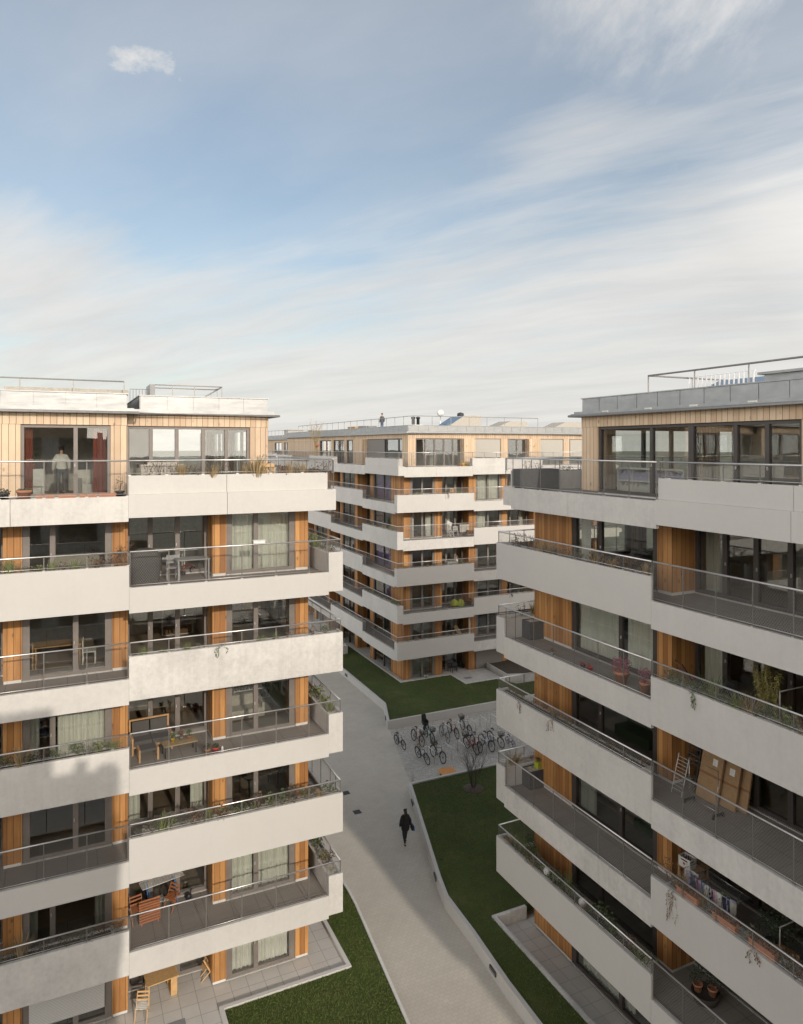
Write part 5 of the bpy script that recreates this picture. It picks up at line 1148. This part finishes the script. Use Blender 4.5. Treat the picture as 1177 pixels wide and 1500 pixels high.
# ------------------------------------------------------------------ middle block: small pieces
pot((31.0, 53.4, dk(6)), .18, .22, 'red-orange toy tub on the middle block\'s top terrace', 'red', None, cat='tub')
t = thing('toy_crate', 'yellow toy crate next to the red tub on the top terrace', 'crate', (31.35, 53.55, dk(6)), 0); mb = MB(); mb.box(-.3, .3, -.2, .2, 0, .28); mb.box(-.32, .32, -.22, .22, .281, .33); mb.build('crate', M['yellow'], t)
t = thing('high_chair', 'tall wooden high chair on the middle block\'s fifth floor', 'chair', (30.3, 53.6, dk(5)), .2)
for sx in (-.18, .18):
    for sy in (-.16, .16): MB().bar((sx*1.3, sy*1.3, 0), (sx, sy, 1.15), .035, .035).build('leg', M['pale_timber'], t)
MB().box(-.2, .2, -.2, .2, .7, .73).build('seat', M['pale_timber'], t); mb = MB(); mb.box(-.16, .16, .15, .17, .85, .95); mb.box(-.16, .16, .15, .17, 1.05, 1.16); mb.build('backrest', M['pale_timber'], t)
chair((29.95, 53.5, dk(4)), .4, 'white slatted chair on the middle block\'s fourth floor, left one', 'white_plastic', folding=True)
chair((30.45, 53.45, dk(4)), -.3, 'white slatted chair on the middle block\'s fourth floor, next to the drying rack', 'white_plastic', folding=True)
t = thing('clothes_airer', 'clothes airer with grey cloths on the middle block\'s fourth floor', 'clothes airer', (31.2, 53.5, dk(4)), 0); mb = MB(); mb.tube([(-.5, -.25, 1.), (.5, -.25, 1.), (.5, .25, 1.), (-.5, .25, 1.)], .012, 5, 0, closed=True); mb.tube([(-.45, -.25, 0), (-.4, .25, 1.)], .01, 4); mb.tube([(.45, -.25, 0), (.4, .25, 1.)], .01, 4); mb.build('rack', M['chrome'], t); mb = MB(); mb.box(-.45, .2, -.27, -.255, .35, 1.01); mb.box(.22, .48, -.27, -.255, .5, 1.01); mb.build('cloth', M['beige_cover'], t)
t = thing('beach_towel', 'white towel hung over the fourth floor rack of the middle block', 'towel', (29.7, 53.2, dk(4)), .2); mb = MB(); mb.obox((0, 0, 1.15), (.3, .02, .16), Matrix.Rotation(R(25), 3, 'Y')); mb.tube([(-.2, 0, 0), (-.2, 0, 1.1)], .012, 5); mb.tube([(.2, 0, 0), (.2, 0, 1.1)], .012, 5); mb.build('towel', M['white_cloth'], t)
table((30.1, 53.6, dk(3)), 0, 'white garden table on the middle block\'s third floor', 1.0, .7, .74, 'white_plastic', 'white_plastic')
chair((29.5, 53.6, dk(3)), -1.4, 'white garden chair at the third floor table of the middle block', 'white_plastic')
chair((30.75, 53.75, dk(3)), 1.0, 'pale wicker chair under the seated person', 'beige_cover')
for x, lab in ((30.2, 'lime green bean bag on the middle block\'s second floor, left one'), (30.75, 'lime green bean bag on the middle block\'s second floor, right one')):
    mb = MB(); mb.lathe([(.05, 0), (.34, .03), (.40, .18), (.30, .42), (.16, .58), (.04, .64)], 14); o = mb.build('bean_bag', M['lime'], None, (x, 53.1, dk(2))); o.rotation_euler = (R(-8), R(6), uni(0, 3)); tag(o, lab, 'bean bag', 'lime bean bags')
pot((31.3, 53.7, dk(2)), .22, .3, 'red flowering pot behind the bean bags', 'terracotta', 'red', .4, .25, n=120)
pot((31.75, 53.3, dk(2)), .2, .4, 'terracotta pot right of the bean bags', 'terracotta', 'leaf_dark', .2)
t = thing('deck_chair', 'pale wooden deckchair on the middle block\'s first floor', 'deckchair', (30.8, 53.5, dk(1)), .5); mb = MB()
for s in (-.26, .26): mb.bar((s, -.5, .05), (s, .4, 1.15), .03, .035); mb.bar((s, .45, 0), (s, -.5, .45), .03, .035)
mb.build('frame', M['pale_timber'], t); mb = MB(); mb.obox((0, .0, .68), (.23, .012, .58), Matrix.Rotation(R(-39), 3, 'X')); mb.build('sling', M['straw'], t)
table((30.3, 54.2, .302), 0, 'dark round-looking patio table in the middle block\'s ground floor recess', .9, .9, .74, 'black_metal', 'black_metal')
for x, y, a, lab in ((29.5, 54.2, -1.5, 'black metal chair left of the ground floor recess table'), (31.1, 54.3, 1.5, 'black metal chair right of the ground floor recess table'), (30.3, 53.5, 3.1, 'black metal chair in front of the ground floor recess table')): chair((x, y, .302), a, lab, 'black_metal', group='black chairs in the recess')
pot((31.6, 54.2, .302), .2, .3, 'leafy dark pot plant in the middle block\'s ground floor recess', 'black_metal', 'leaf_dark', .7, .4, n=200)
pot((27.3, 52.95, .302), .17, .32, 'white pot in front of the middle block\'s ground floor corner window', 'white_plastic', 'leaf', .12)
t = thing('paving_hatch', 'dark hatch in the pale patio of the middle block', 'hatch', (30.6, 51.6, .3), 0); mb = MB(); mb.box(-.35, .35, -.25, .25, 0, .008); mb.box(-.06, .06, -.02, .02, .0081, .014); mb.build('lid', M['grey_plastic'], t)
t = thing('folding_screen', 'open white window leaf swung over the middle block\'s first floor rail', 'window leaf', (31.6, 53.0, dk(1)), .9); mb = MB()
for x in (-.4, 0, .4): mb.box(x-.02, x+.02, -.02, .02, 0, 1.9)
for z in (0, .6, 1.25, 1.88): mb.box(-.38, .38, -.015, .015, z, z+.03)
mb.build('frame', M['white_plastic'], t)
# raised planters with shrubs at the end of the path
for x, y, lab in ((22.8, 62.5, 'concrete planter of low shrubs where the far lawn ends'),):
    t = thing('concrete_planter', lab, 'planter', (x, y, .48), 0); MB().box(-.9, .9, -.6, 3.2, -.4, .75).build('container', M['garden_concrete'], t); tuft(500, .9, .6, 'leaf').build('foliage', [M['leaf'], M['bark']], t, (0, .4, .72), False)
t = thing('concrete_planter', 'second, taller concrete planter beside the middle block\'s side wall', 'planter', (23.2, 68.5, .3), 0); MB().box(-.8, .8, -.5, 2.5, 0, 1.4).build('container', M['garden_concrete'], t); tuft(300, .7, .5, 'leaf').build('foliage', [M['leaf_dark'], M['bark']], t, (0, .5, 1.38), False)
table((24.7, 66.3, .302), 0, 'dark garden table on the side patio of the middle block', .8, .8, .7, 'black_metal', 'black_metal')

# bare shrubs
bare_tree((20.75, 34.4, .47), 2.7, .5, 'bare leafless shrub with many stems in the dark lawn by the bicycles', 20, depth=3, r0=.014)
t = thing('soil_ring', 'round bed of brown soil at the foot of the bare shrub', 'planting bed', (20.75, 34.4, .48), 0); mb = MB(); mb.lathe([(.62+.0, -.01), (.56, .03), (.3, .06), (.01, .08)], 22); mb.build('soil_bed', M['soil'], t)
bare_tree((18.2, 36.9, .0), .9, .4, 'thin leafless shrub beside the wall corner at the edge of the path', 5, depth=2, r0=.007)
t = bare_tree((24.75, 74.3, dk(6)+.3), 3.6, .16, 'slim bare tree with an orange bauble on the middle block\'s top terrace', 5, mat='straw', depth=4, r0=.05, name='potted_tree', cat='tree')
mb = MB(); ico(mb, (.1, -.15, 1.6), .13); mb.build('bauble', M['red'], t); mb = MB(); mb.lathe(pot_profile(.25, .5)); mb.build('pot', M['white_plastic'], t, (0, 0, -.35))

# ------------------------------------------------------------------ on the roofs
def railing(pts, z0, z1, label, step=2.0, r=.03, group='railings on the roofs'):
    P_ = [Vector((*p, 0)) for p in pts]; t = thing('roof_railing', label, 'railing', (P_[0].x, P_[0].y, z0), 0, group); o = P_[0]
    mb = MB(); mb.tube([tuple(p-o+Vector((0, 0, z1-z0))) for p in P_], r, 6); mb.build('handrail', M['rail_grey'], t)
    mb = MB()
    for i in range(len(P_)-1):
        n = max(1, round((P_[i+1]-P_[i]).length/step))
        for j in range(n+(1 if i == len(P_)-2 else 0)): q = P_[i].lerp(P_[i+1], j/n)-o; mb.bar(q, q+Vector((0, 0, z1-z0)), .05, .02)
    mb.build('posts', M['rail_grey'], t)
railing([(-9, 30.3), (2.05, 30.3)], 21.3, 22.42, 'thin steel railing on the left roof in front of the hatch box', 2.)
t = thing('roof_hatch', 'low pale roof box with an overhanging lid on the left block', 'roof box', (0, 32.3, 21.3), 0)
mb = MB(); mb.prism([(-1.95, -1.2), (2.0, -1.2), (2.0, 1.5), (-1.95, 1.5)], 0, .62); mb.build('box', M['plaster'], t); MB().box(-2.2, 2.25, -1.45, 1.7, .621, .83).build('lid', M['beige_cover'], t)
t = thing('roof_stairhead', 'open stairhead with a dark end panel and slanting handrail on the left roof', 'stairhead', (3.1, 31, 21.3), 0)
MB().box(0, .2, 0, 1.6, 0, 1.12).build('panel', M['grey_plastic'], t)
mb = MB(); mb.tube([(.2, 0, 1.1), (2.95, 0, 1.1), (2.95, 1.6, 1.1), (.2, 1.6, 1.1)], .025, 6); mb.tube([(1.3, .3, .1), (2.95, .3, 1.08)], .03, 6)
for x in (.9, 1.8, 2.95): mb.bar((x, 0, 0), (x, 0, 1.1), .04, .02)
for i in range(6): x = 1.5+i*.26; mb.bar((x, .3, 0), (x, .3, .1+(x-1.3)*.6), .025, .015)
mb.build('handrail', M['rail_grey'], t)
t = thing('bar_fence', 'short fence of thin upright bars between hatch and stairhead', 'fence', (2.35, 31.4, 21.3), 0); mb = MB()
for i in range(7): mb.tube([(i*.12, 0, 0), (i*.12, 0, .92)], .01, 4)
mb.tube([(0, 0, .92), (.74, 0, .92)], .012, 4); mb.build('bars', M['rail_grey'], t)
t = thing('roof_vent', 'small white vent pipe on the left roof', 'vent', (.6, 29.9, 21.3), 0); mb = MB(); mb.box(-.07, .07, -.07, .07, 0, .52); mb.lathe([(.09, .521), (.09, .56), (.02, .6)], 8); mb.build('pipe', M['white_plastic'], t)
railing([(24., 19.8), (19.5, 19.8), (19.5, -8)], 21.3, 22.45, 'steel railing round the near edge of the right roof', 2.2, .035)
t = thing('roof_skylight', 'blue skylight behind a row of upright bars on the right roof', 'skylight', (21.6, 16.9, 21.3), 0); mb = MB(); mb.prism([(0, 0), (1.8, 0), (1.8, 2.8), (0, 2.8)], 0, .55); mb.build('kerb_box', M['zinc'], t); mb = MB(); mb.obox((.75, 1.4, .8), (.75, 1.35, .02), Matrix.Rotation(R(-22), 3, 'Y')); mb.build('pane', M['skylight_blue'], t)
mb = MB()
for i in range(15): mb.box(-.12, -.09, i*.2, i*.2+.05, 0, 1.15)
mb.box(-.13, -.08, -.05, 2.9, 1.151, 1.19); mb.build('bars', M['steel'], t)
t = thing('roof_box', 'long flat zinc roof box at the right edge of the photo', 'roof box', (20.2, 6, 21.3), 0); mb = MB(); mb.box(0, 4, 0, 9.5, 0, .82); mb.box(-.15, 4.15, -.15, 9.65, .821, .9); mb.build('cladding', M['zinc'], t)
for s, lab in ((4.5, 'first'), (6.6, 'second'), (8.5, 'third'), (10.6, 'fourth')):
    o = MB().box(-.05, .05, -.12, .12, 0, .05).build('snow_guard', M['aluminium'], None, (17.62, 24.5-s, 21.075)); tag(o, 'small bright bracket on the right roof edge, %s from the corner' % lab, 'bracket', 'brackets on the roof edge')
railing([(40, 54.6), (26.9, 54.6), (26.9, 88)], 21.3, 22.5, 'steel railing along both edges of the middle roof', 1.9)
railing([(48, 104), (29.9, 104), (29.9, 125)], 21.3, 22.4, 'steel railing on the farthest roof', 2.)
def wedge(loc, w, d, h, label, pane=True):
    t = thing('roof_skylight', label, 'skylight', loc, 0, 'wedge skylights on the middle roof'); mb = MB(); b = len(mb.v)
    mb.v += [(0, 0, 0), (w, 0, 0), (w, d, 0), (0, d, 0), (w*.55, 0, h), (w, 0, h), (w, d, h), (w*.55, d, h), (0, 0, .15), (0, d, .15)]
    for q in ((0, 1, 5, 4, 8), (1, 2, 6, 5), (2, 3, 9, 7, 6), (3, 0, 8, 9), (4, 5, 6, 7), (8, 4, 7, 9), (0, 3, 2, 1)): mb.face(list(q), 0)
    mb.build('housing', M['beige_cover'], t)
    if pane:
        a, c = Vector((0, 0, .17)), Vector((w*.55, 0, h+.02)); ang = math.atan2(h-.15, w*.55); mb = MB(); mb.obox((a+c)/2+Vector((0, d/2, .0)), ((c-a).length/2*.92, d/2*.93, .015), Matrix.Rotation(-ang, 3, 'Y')); mb.build('pane', M['skylight_blue'], t)
wedge((32.3, 59, 21.3), 4.2, 2.6, 1.55, 'wedge skylight with a blue pane nearest the middle roof\'s corner')
wedge((37.5, 59, 21.3), 4.4, 2.2, 1.1, 'pale wedge skylight on the middle roof, left of the two far ones', False)
wedge((44.3, 59, 21.3), 4.4, 2.2, 1.1, 'pale wedge skylight on the middle roof, closest to the right block', False)
t = thing('satellite_dome', 'white ball-shaped dome on a post on the middle roof', 'dome', (33.6, 62, 21.3), 0); mb = MB(); mb.tube([(0, 0, 0), (0, 0, 1.6)], .04, 6); mb.build('post', M['steel'], t); mb = MB(); ico(mb, (0, 0, 1.9), .36); mb.build('ball', M['white_plastic'], t)
t = thing('roof_fan', 'dark extractor cowl on the middle roof right of the white ball', 'vent', (35.9, 62, 21.3), 0); mb = MB(); mb.lathe([(.22, 0), (.22, 1.6), (.34, 1.65), (.34, 1.9), (.1, 2.0)], 10); mb.build('cowl', M['black_metal'], t)
t = thing('roof_vent', 'pair of dark flues on a white base on the middle roof', 'vent', (28.9, 58, 21.3), 0); MB().box(-.6, .6, -.3, .3, 0, .55).build('base', M['white_plastic'], t)
for x in (-.3, .2): mb = MB(); mb.lathe([(.14, .55), (.14, 1.1), (.2, 1.12), (.2, 1.25), (.05, 1.3)], 10, (x, 0, 0)); mb.build('flue', M['black_metal'], t)
for x, y, lab in ((27.8, 70, 'wooden box seat on the middle roof farther along its side'), (27.8, 67, 'grey storage box on the middle roof beside the standing person')):
    t = thing('storage_bench', lab, 'bench', (x, y, 21.3), 0); mb = MB(); mb.box(-.6, .6, -1, 1, .05, .6); mb.box(-.65, .65, -1.05, 1.05, .601, .66); mb.build('box', M['timber'] if 'wooden' in lab else M['grey_plastic'], t)
for x, y in ((31, 107), (35, 107)):
    t = thing('roof_box', 'grey plant housing on the farthest roof, %s one' % ('left' if x < 33 else 'right'), 'roof box', (x, y, 21.3), 0); mb = MB(); mb.box(0, 2.5, 0, 2, 0, 1.1); mb.box(-.1, 2.6, -.1, 2.1, 1.101, 1.2); mb.build('housing', M['plaster'], t)

# ------------------------------------------------------------------ indoor pieces in the rooms behind the left block's glass
def indoor(F, root, s, depth, k): p = world(root, F, s, -F.d-depth, 0); return (p.x, p.y, dk(k)+.03 if k else .15)
table(indoor(LS, LEFT, 9.6, 1.6, 4), 0, 'wooden dining table behind the fourth floor glass of the left block', 1.5, .85, .75, 'timber', 'timber')
chair(indoor(LS, LEFT, 8.6, 1.3, 4), 1.5, 'white chair at the fourth floor dining table, right end', 'white_plastic')
chair(indoor(LS, LEFT, 10.6, 1.4, 4), -1.5, 'pale wooden chair at the fourth floor dining table, left end', 'pale_timber')
def bookcase(loc, w, h, label, rz=0):
    t = thing('bookcase', label, 'bookcase', loc, rz); mb = MB(); n = int(h/.38)
    for i in range(n+1): mb.box(-w/2, w/2, -.15, .15, i*h/n, i*h/n+.025)
    for x in (-w/2, w/2): mb.box(x-.012, x+.012, -.15, .15, .026, h)
    mb.build('shelf', M['white_plastic'], t)
    for i in range(n):
        mb = MB(); x = -w/2+.03
        while x < w/2-.1: d = uni(.02, .06); mb.box(x, x+d-.003, -.10, .12, i*h/n+.027, i*h/n+uni(.2, .31)); x += d*(1 if rnd() < .8 else 3)
        mb.build('books', M[random.choice(('white_cloth', 'tan_leather', 'navy', 'lilac', 'leaf_brown'))], t)
bookcase(indoor(LS, LEFT, 10.2, 3.0, 3), 1.4, 2.0, 'bookcase deep in the third floor room of the left block')
bookcase(indoor(LS, LEFT, 5.2, 4.0, 4), 1.2, 2.0, 'bookcase at the back of the fourth floor recess room, left block')
bookcase(indoor(LS, LEFT, 2.2, 3.6, 3), 1.6, 2.1, 'bookcase behind the third floor corner window of the left block')
for k, s, d, lab in ((4, 3.6, 1.0, 'white globe lamp hanging in the fourth floor corner window, left block'), (3, 6.2, 1.9, 'white shade lamp hanging in the room behind the outdoor sofa')):
    x, y, z = indoor(LS, LEFT, s, d, k); t = thing('pendant_lamp', lab, 'lamp', (x, y, z), 0); mb = MB(); ico(mb, (0, 0, 1.75), .16); mb.build('globe', M['white_plastic'], t); mb = MB(); mb.tube([(0, 0, 1.91), (0, 0, 2.6)], .006, 4); mb.build('cord', M['black_metal'], t)
table(indoor(LS, LEFT, 2.4, 1.6, 2), .3, 'dark table behind the second floor corner window of the left block', 1.4, .8, .75, 'bark', 'black_metal')
table(indoor(LS, LEFT, 6.0, 2.4, 5), 0, 'white desk behind the grey table\'s balcony glass, fifth floor', 1.7, .7, .74, 'white_plastic', 'white_plastic')
for k, s, lab in ((5, 9.0, 'sofa with pale cushions behind the fifth floor glass beside the left edge'), (3, 3.2, 'pale sofa behind the third floor corner window, left block')):
    x, y, z = indoor(LS, LEFT, s, 1.7, k); t = thing('sofa', lab, 'sofa', (x, y, z), .0); mb = MB(); mb.box(-.85, .85, -.4, .4, .08, .42); mb.box(-.85, .85, .22, .4, .421, .82); mb.box(-.95, -.86, -.4, .4, .08, .6); mb.box(.86, .95, -.4, .4, .08, .6); mb.build('upholstery', M['beige_cover'], t)
for sy, k in ((5.0, 3), (5.2, 5), (6.0, 2)):
    x, y, z = indoor(RW, RIGHT, sy, 1.4, k); t = thing('sofa', 'dark green sofa behind the %s window of the right block' % ORD[k], 'sofa', (x, y, z), -PI/2); mb = MB(); mb.box(-.85, .85, -.4, .4, .08, .42); mb.box(-.85, .85, .22, .4, .421, .82); mb.build('upholstery', M['leaf_dark'], t)
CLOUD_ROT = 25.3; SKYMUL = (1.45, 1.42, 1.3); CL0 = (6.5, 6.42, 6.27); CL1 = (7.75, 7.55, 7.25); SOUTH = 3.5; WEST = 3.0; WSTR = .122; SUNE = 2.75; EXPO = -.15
# ------------------------------------------------------------------ light, sky, camera
sun_to = Vector((.06, -1, .375)).normalized()
el = math.asin(sun_to.z); az = math.atan2(sun_to.x, sun_to.y)
ld = bpy.data.lights.new('sun', 'SUN'); ld.energy = SUNE; ld.angle = R(.55); ld.color = (1, .91, .79)
lo = bpy.data.objects.new('sun', ld); COL.objects.link(lo); lo.rotation_euler = (-sun_to).to_track_quat('-Z', 'Y').to_euler(); lo.location = (0, -40, 60)
w = bpy.data.worlds.new('World'); SC.world = w; w.use_nodes = True
k = NT.__new__(NT); k.t = w.node_tree; k.mat = None
bg = k.t.nodes['Background']
sky = k.n('ShaderNodeTexSky', sky_type='NISHITA', sun_disc=False, sun_elevation=el, sun_rotation=az, altitude=100, air_density=1.0, dust_density=1.6, ozone_density=1.5).outputs[0]
dirv = k.n('ShaderNodeTexCoord').outputs['Generated']
dx, dy, dz = k.n('ShaderNodeSeparateXYZ', {0: dirv}).outputs
dzc = k.math('MAXIMUM', dz, .0)
den = k.math('ADD', dzc, .14)
px = k.math('DIVIDE', dx, den); py = k.math('DIVIDE', dy, den)
a = R(CLOUD_ROT)
h = k.math('ADD', k.math('MULTIPLY', dx, math.cos(a)), k.math('MULTIPLY', dy, -math.sin(a)))      # across the block rows
u = k.math('ADD', k.math('MULTIPLY', px, math.cos(a)), k.math('MULTIPLY', py, -math.sin(a)))
v = k.math('ADD', k.math('MULTIPLY', px, math.sin(a)), k.math('MULTIPLY', py, math.cos(a)))
def cxyz(x, y, z): return k.n('ShaderNodeCombineXYZ', {0: x, 1: y, 2: z}).outputs[0]
v1 = k.math('ADD', v, k.math('MULTIPLY', u, .55))
warp = k.noise(cxyz(u, v, 3.3), .7, 2)
v2 = k.math('ADD', v1, k.math('MULTIPLY', warp, .5))
big = k.noise(cxyz(k.math('MULTIPLY', u, .75), v2, 7.7), .85, 6, .52)
streak = k.noise(cxyz(k.math('MULTIPLY', u, .8), k.math('MULTIPLY', v2, 2.6), 1.7), 1.5, 7, .6)
wisp = k.noise(cxyz(k.math('MULTIPLY', u, 2.6), k.math('MULTIPLY', v, 1.1), 5.1), 1.3, 8, .62)
field = k.math('ADD', k.math('MULTIPLY', big, .58), k.math('MULTIPLY', streak, .42))
thr = k.math('MULTIPLY_ADD', h, .17, .262)
q = k.math('ADD', k.math('MULTIPLY', k.math('SUBTRACT', thr, dzc), 6.2), k.math('MULTIPLY', k.math('SUBTRACT', field, .5), 5.0))
def lobe(az_, el_, rad, flat, amp):
    c = Vector((math.sin(R(az_))*math.cos(R(el_)), math.cos(R(az_))*math.cos(R(el_)), math.sin(R(el_))))
    sub = k.n('ShaderNodeVectorMath', {0: k.n('ShaderNodeVectorMath', {0: dirv, 1: tuple(c)}, operation='SUBTRACT').outputs[0], 1: (1, 1, flat)}, operation='MULTIPLY').outputs[0]
    return k.rng(k.n('ShaderNodeVectorMath', {0: sub}, operation='LENGTH').outputs['Value'], 0, rad, amp, 0, True)
q = k.math('ADD', k.math('ADD', q, lobe(25.3-31., 14.0, .26, 1.9, 1.3)), k.math('ADD', lobe(25.3+13., 24., .2, 1.8, .8), lobe(25.3+28., 18., .26, 1.7, .6)))
cov = k.math('MULTIPLY', k.rng(q, -1.25, 1.25, 0, 1, True), .94)
veil = k.math('ADD', k.rng(big, .35, .72, .13, .55), k.math('MULTIPLY', k.rng(wisp, .53, .80, 0, .48, True), k.rng(k.math('ADD', h, big), .45, .8)))
cov = k.math('MAXIMUM', cov, veil)
hor = k.rng(dzc, .0, .11, .9, 0, True)
cov = k.math('MAXIMUM', cov, hor)
cumn = k.noise(k.n('ShaderNodeVectorMath', {0: dirv, 1: (1, 1, 1.6)}, operation='MULTIPLY').outputs[0], 16, 7, .62)
def puff(az_, el_, rad, cov_, flat, dens):
    c = Vector((math.sin(R(az_))*math.cos(R(el_)), math.cos(R(az_))*math.cos(R(el_)), math.sin(R(el_))))
    sub = k.n('ShaderNodeVectorMath', {0: dirv, 1: tuple(c)}, operation='SUBTRACT').outputs[0]
    sub = k.n('ShaderNodeVectorMath', {0: sub, 1: (1, 1, flat)}, operation='MULTIPLY').outputs[0]
    L = k.n('ShaderNodeVectorMath', {0: sub}, operation='LENGTH').outputs['Value']
    f = k.math('ADD', k.rng(L, 0, rad, 1., 0.), k.math('MULTIPLY', k.math('SUBTRACT', cumn, .5), 2.6))
    return k.math('MAXIMUM', cov_, k.math('MULTIPLY', k.rng(f, .30, 1.45, 0, dens, True), k.rng(L, rad*.5, rad*1.3, 1, 0, True)))
cov = puff(25.3-20.0, 27.8, .125, cov, 1.9, 1.0)
cov = puff(25.3+10.6, 4.0, .03, cov, 3.5, .5)
shade = k.noise(cxyz(k.math('MULTIPLY', u, .6), k.math('MULTIPLY', v2, 1.6), 2.2), 1.7, 5, .6)
ccol = k.mix(k.rng(shade, .3, .7), CL0, CL1)
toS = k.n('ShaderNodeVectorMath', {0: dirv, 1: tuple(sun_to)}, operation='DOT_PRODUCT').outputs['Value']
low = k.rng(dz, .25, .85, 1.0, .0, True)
glow = k.math('MULTIPLY_ADD', k.math('SUBTRACT', k.math('ADD', k.rng(toS, -.45, .95, 1.0, SOUTH), k.rng(dx, -.12, -.8, 0, WEST)), 1.0), low, 1.0)                     # sun-side and western clouds brightened out of view, as added fill light
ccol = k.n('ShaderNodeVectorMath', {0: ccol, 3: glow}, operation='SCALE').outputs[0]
ccol = k.mix(k.rng(toS, -.5, .5), ccol, k.n('ShaderNodeVectorMath', {0: ccol, 1: (1.03, .985, .93)}, operation='MULTIPLY').outputs[0])
cov = k.math('MAXIMUM', cov, k.math('MULTIPLY', k.rng(toS, -.1, .5, 0, .8, True), k.rng(dz, .35, .9, 1, .25)))   # and the sky behind the viewer is veiled
skyb = k.n('ShaderNodeVectorMath', {0: sky, 1: SKYMUL}, operation='MULTIPLY').outputs[0]
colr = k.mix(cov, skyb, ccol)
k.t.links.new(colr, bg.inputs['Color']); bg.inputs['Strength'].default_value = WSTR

cam = bpy.data.cameras.new('camera'); co = bpy.data.objects.new('camera', cam); COL.objects.link(co); SC.camera = co
co.location = (0, 0, ZC); co.rotation_euler = (R(90), 0, R(-25.3))
cam.sensor_fit = 'VERTICAL'; cam.sensor_height = 36; cam.sensor_width = 36; cam.lens = 36*1035/1500; cam.shift_y = -95/1500; cam.clip_start = .1; cam.clip_end = 6000
vs = SC.view_settings; vs.view_transform = 'Standard'; vs.look = 'None'; vs.exposure = EXPO; vs.gamma = 1; vs.use_curve_mapping = False
SC.cycles.use_denoising = True
SC.cycles.max_bounces = 8; SC.cycles.diffuse_bounces = 4; SC.cycles.glossy_bounces = 4; SC.cycles.transparent_max_bounces = 16; SC.cycles.caustics_reflective = False; SC.cycles.caustics_refractive = False
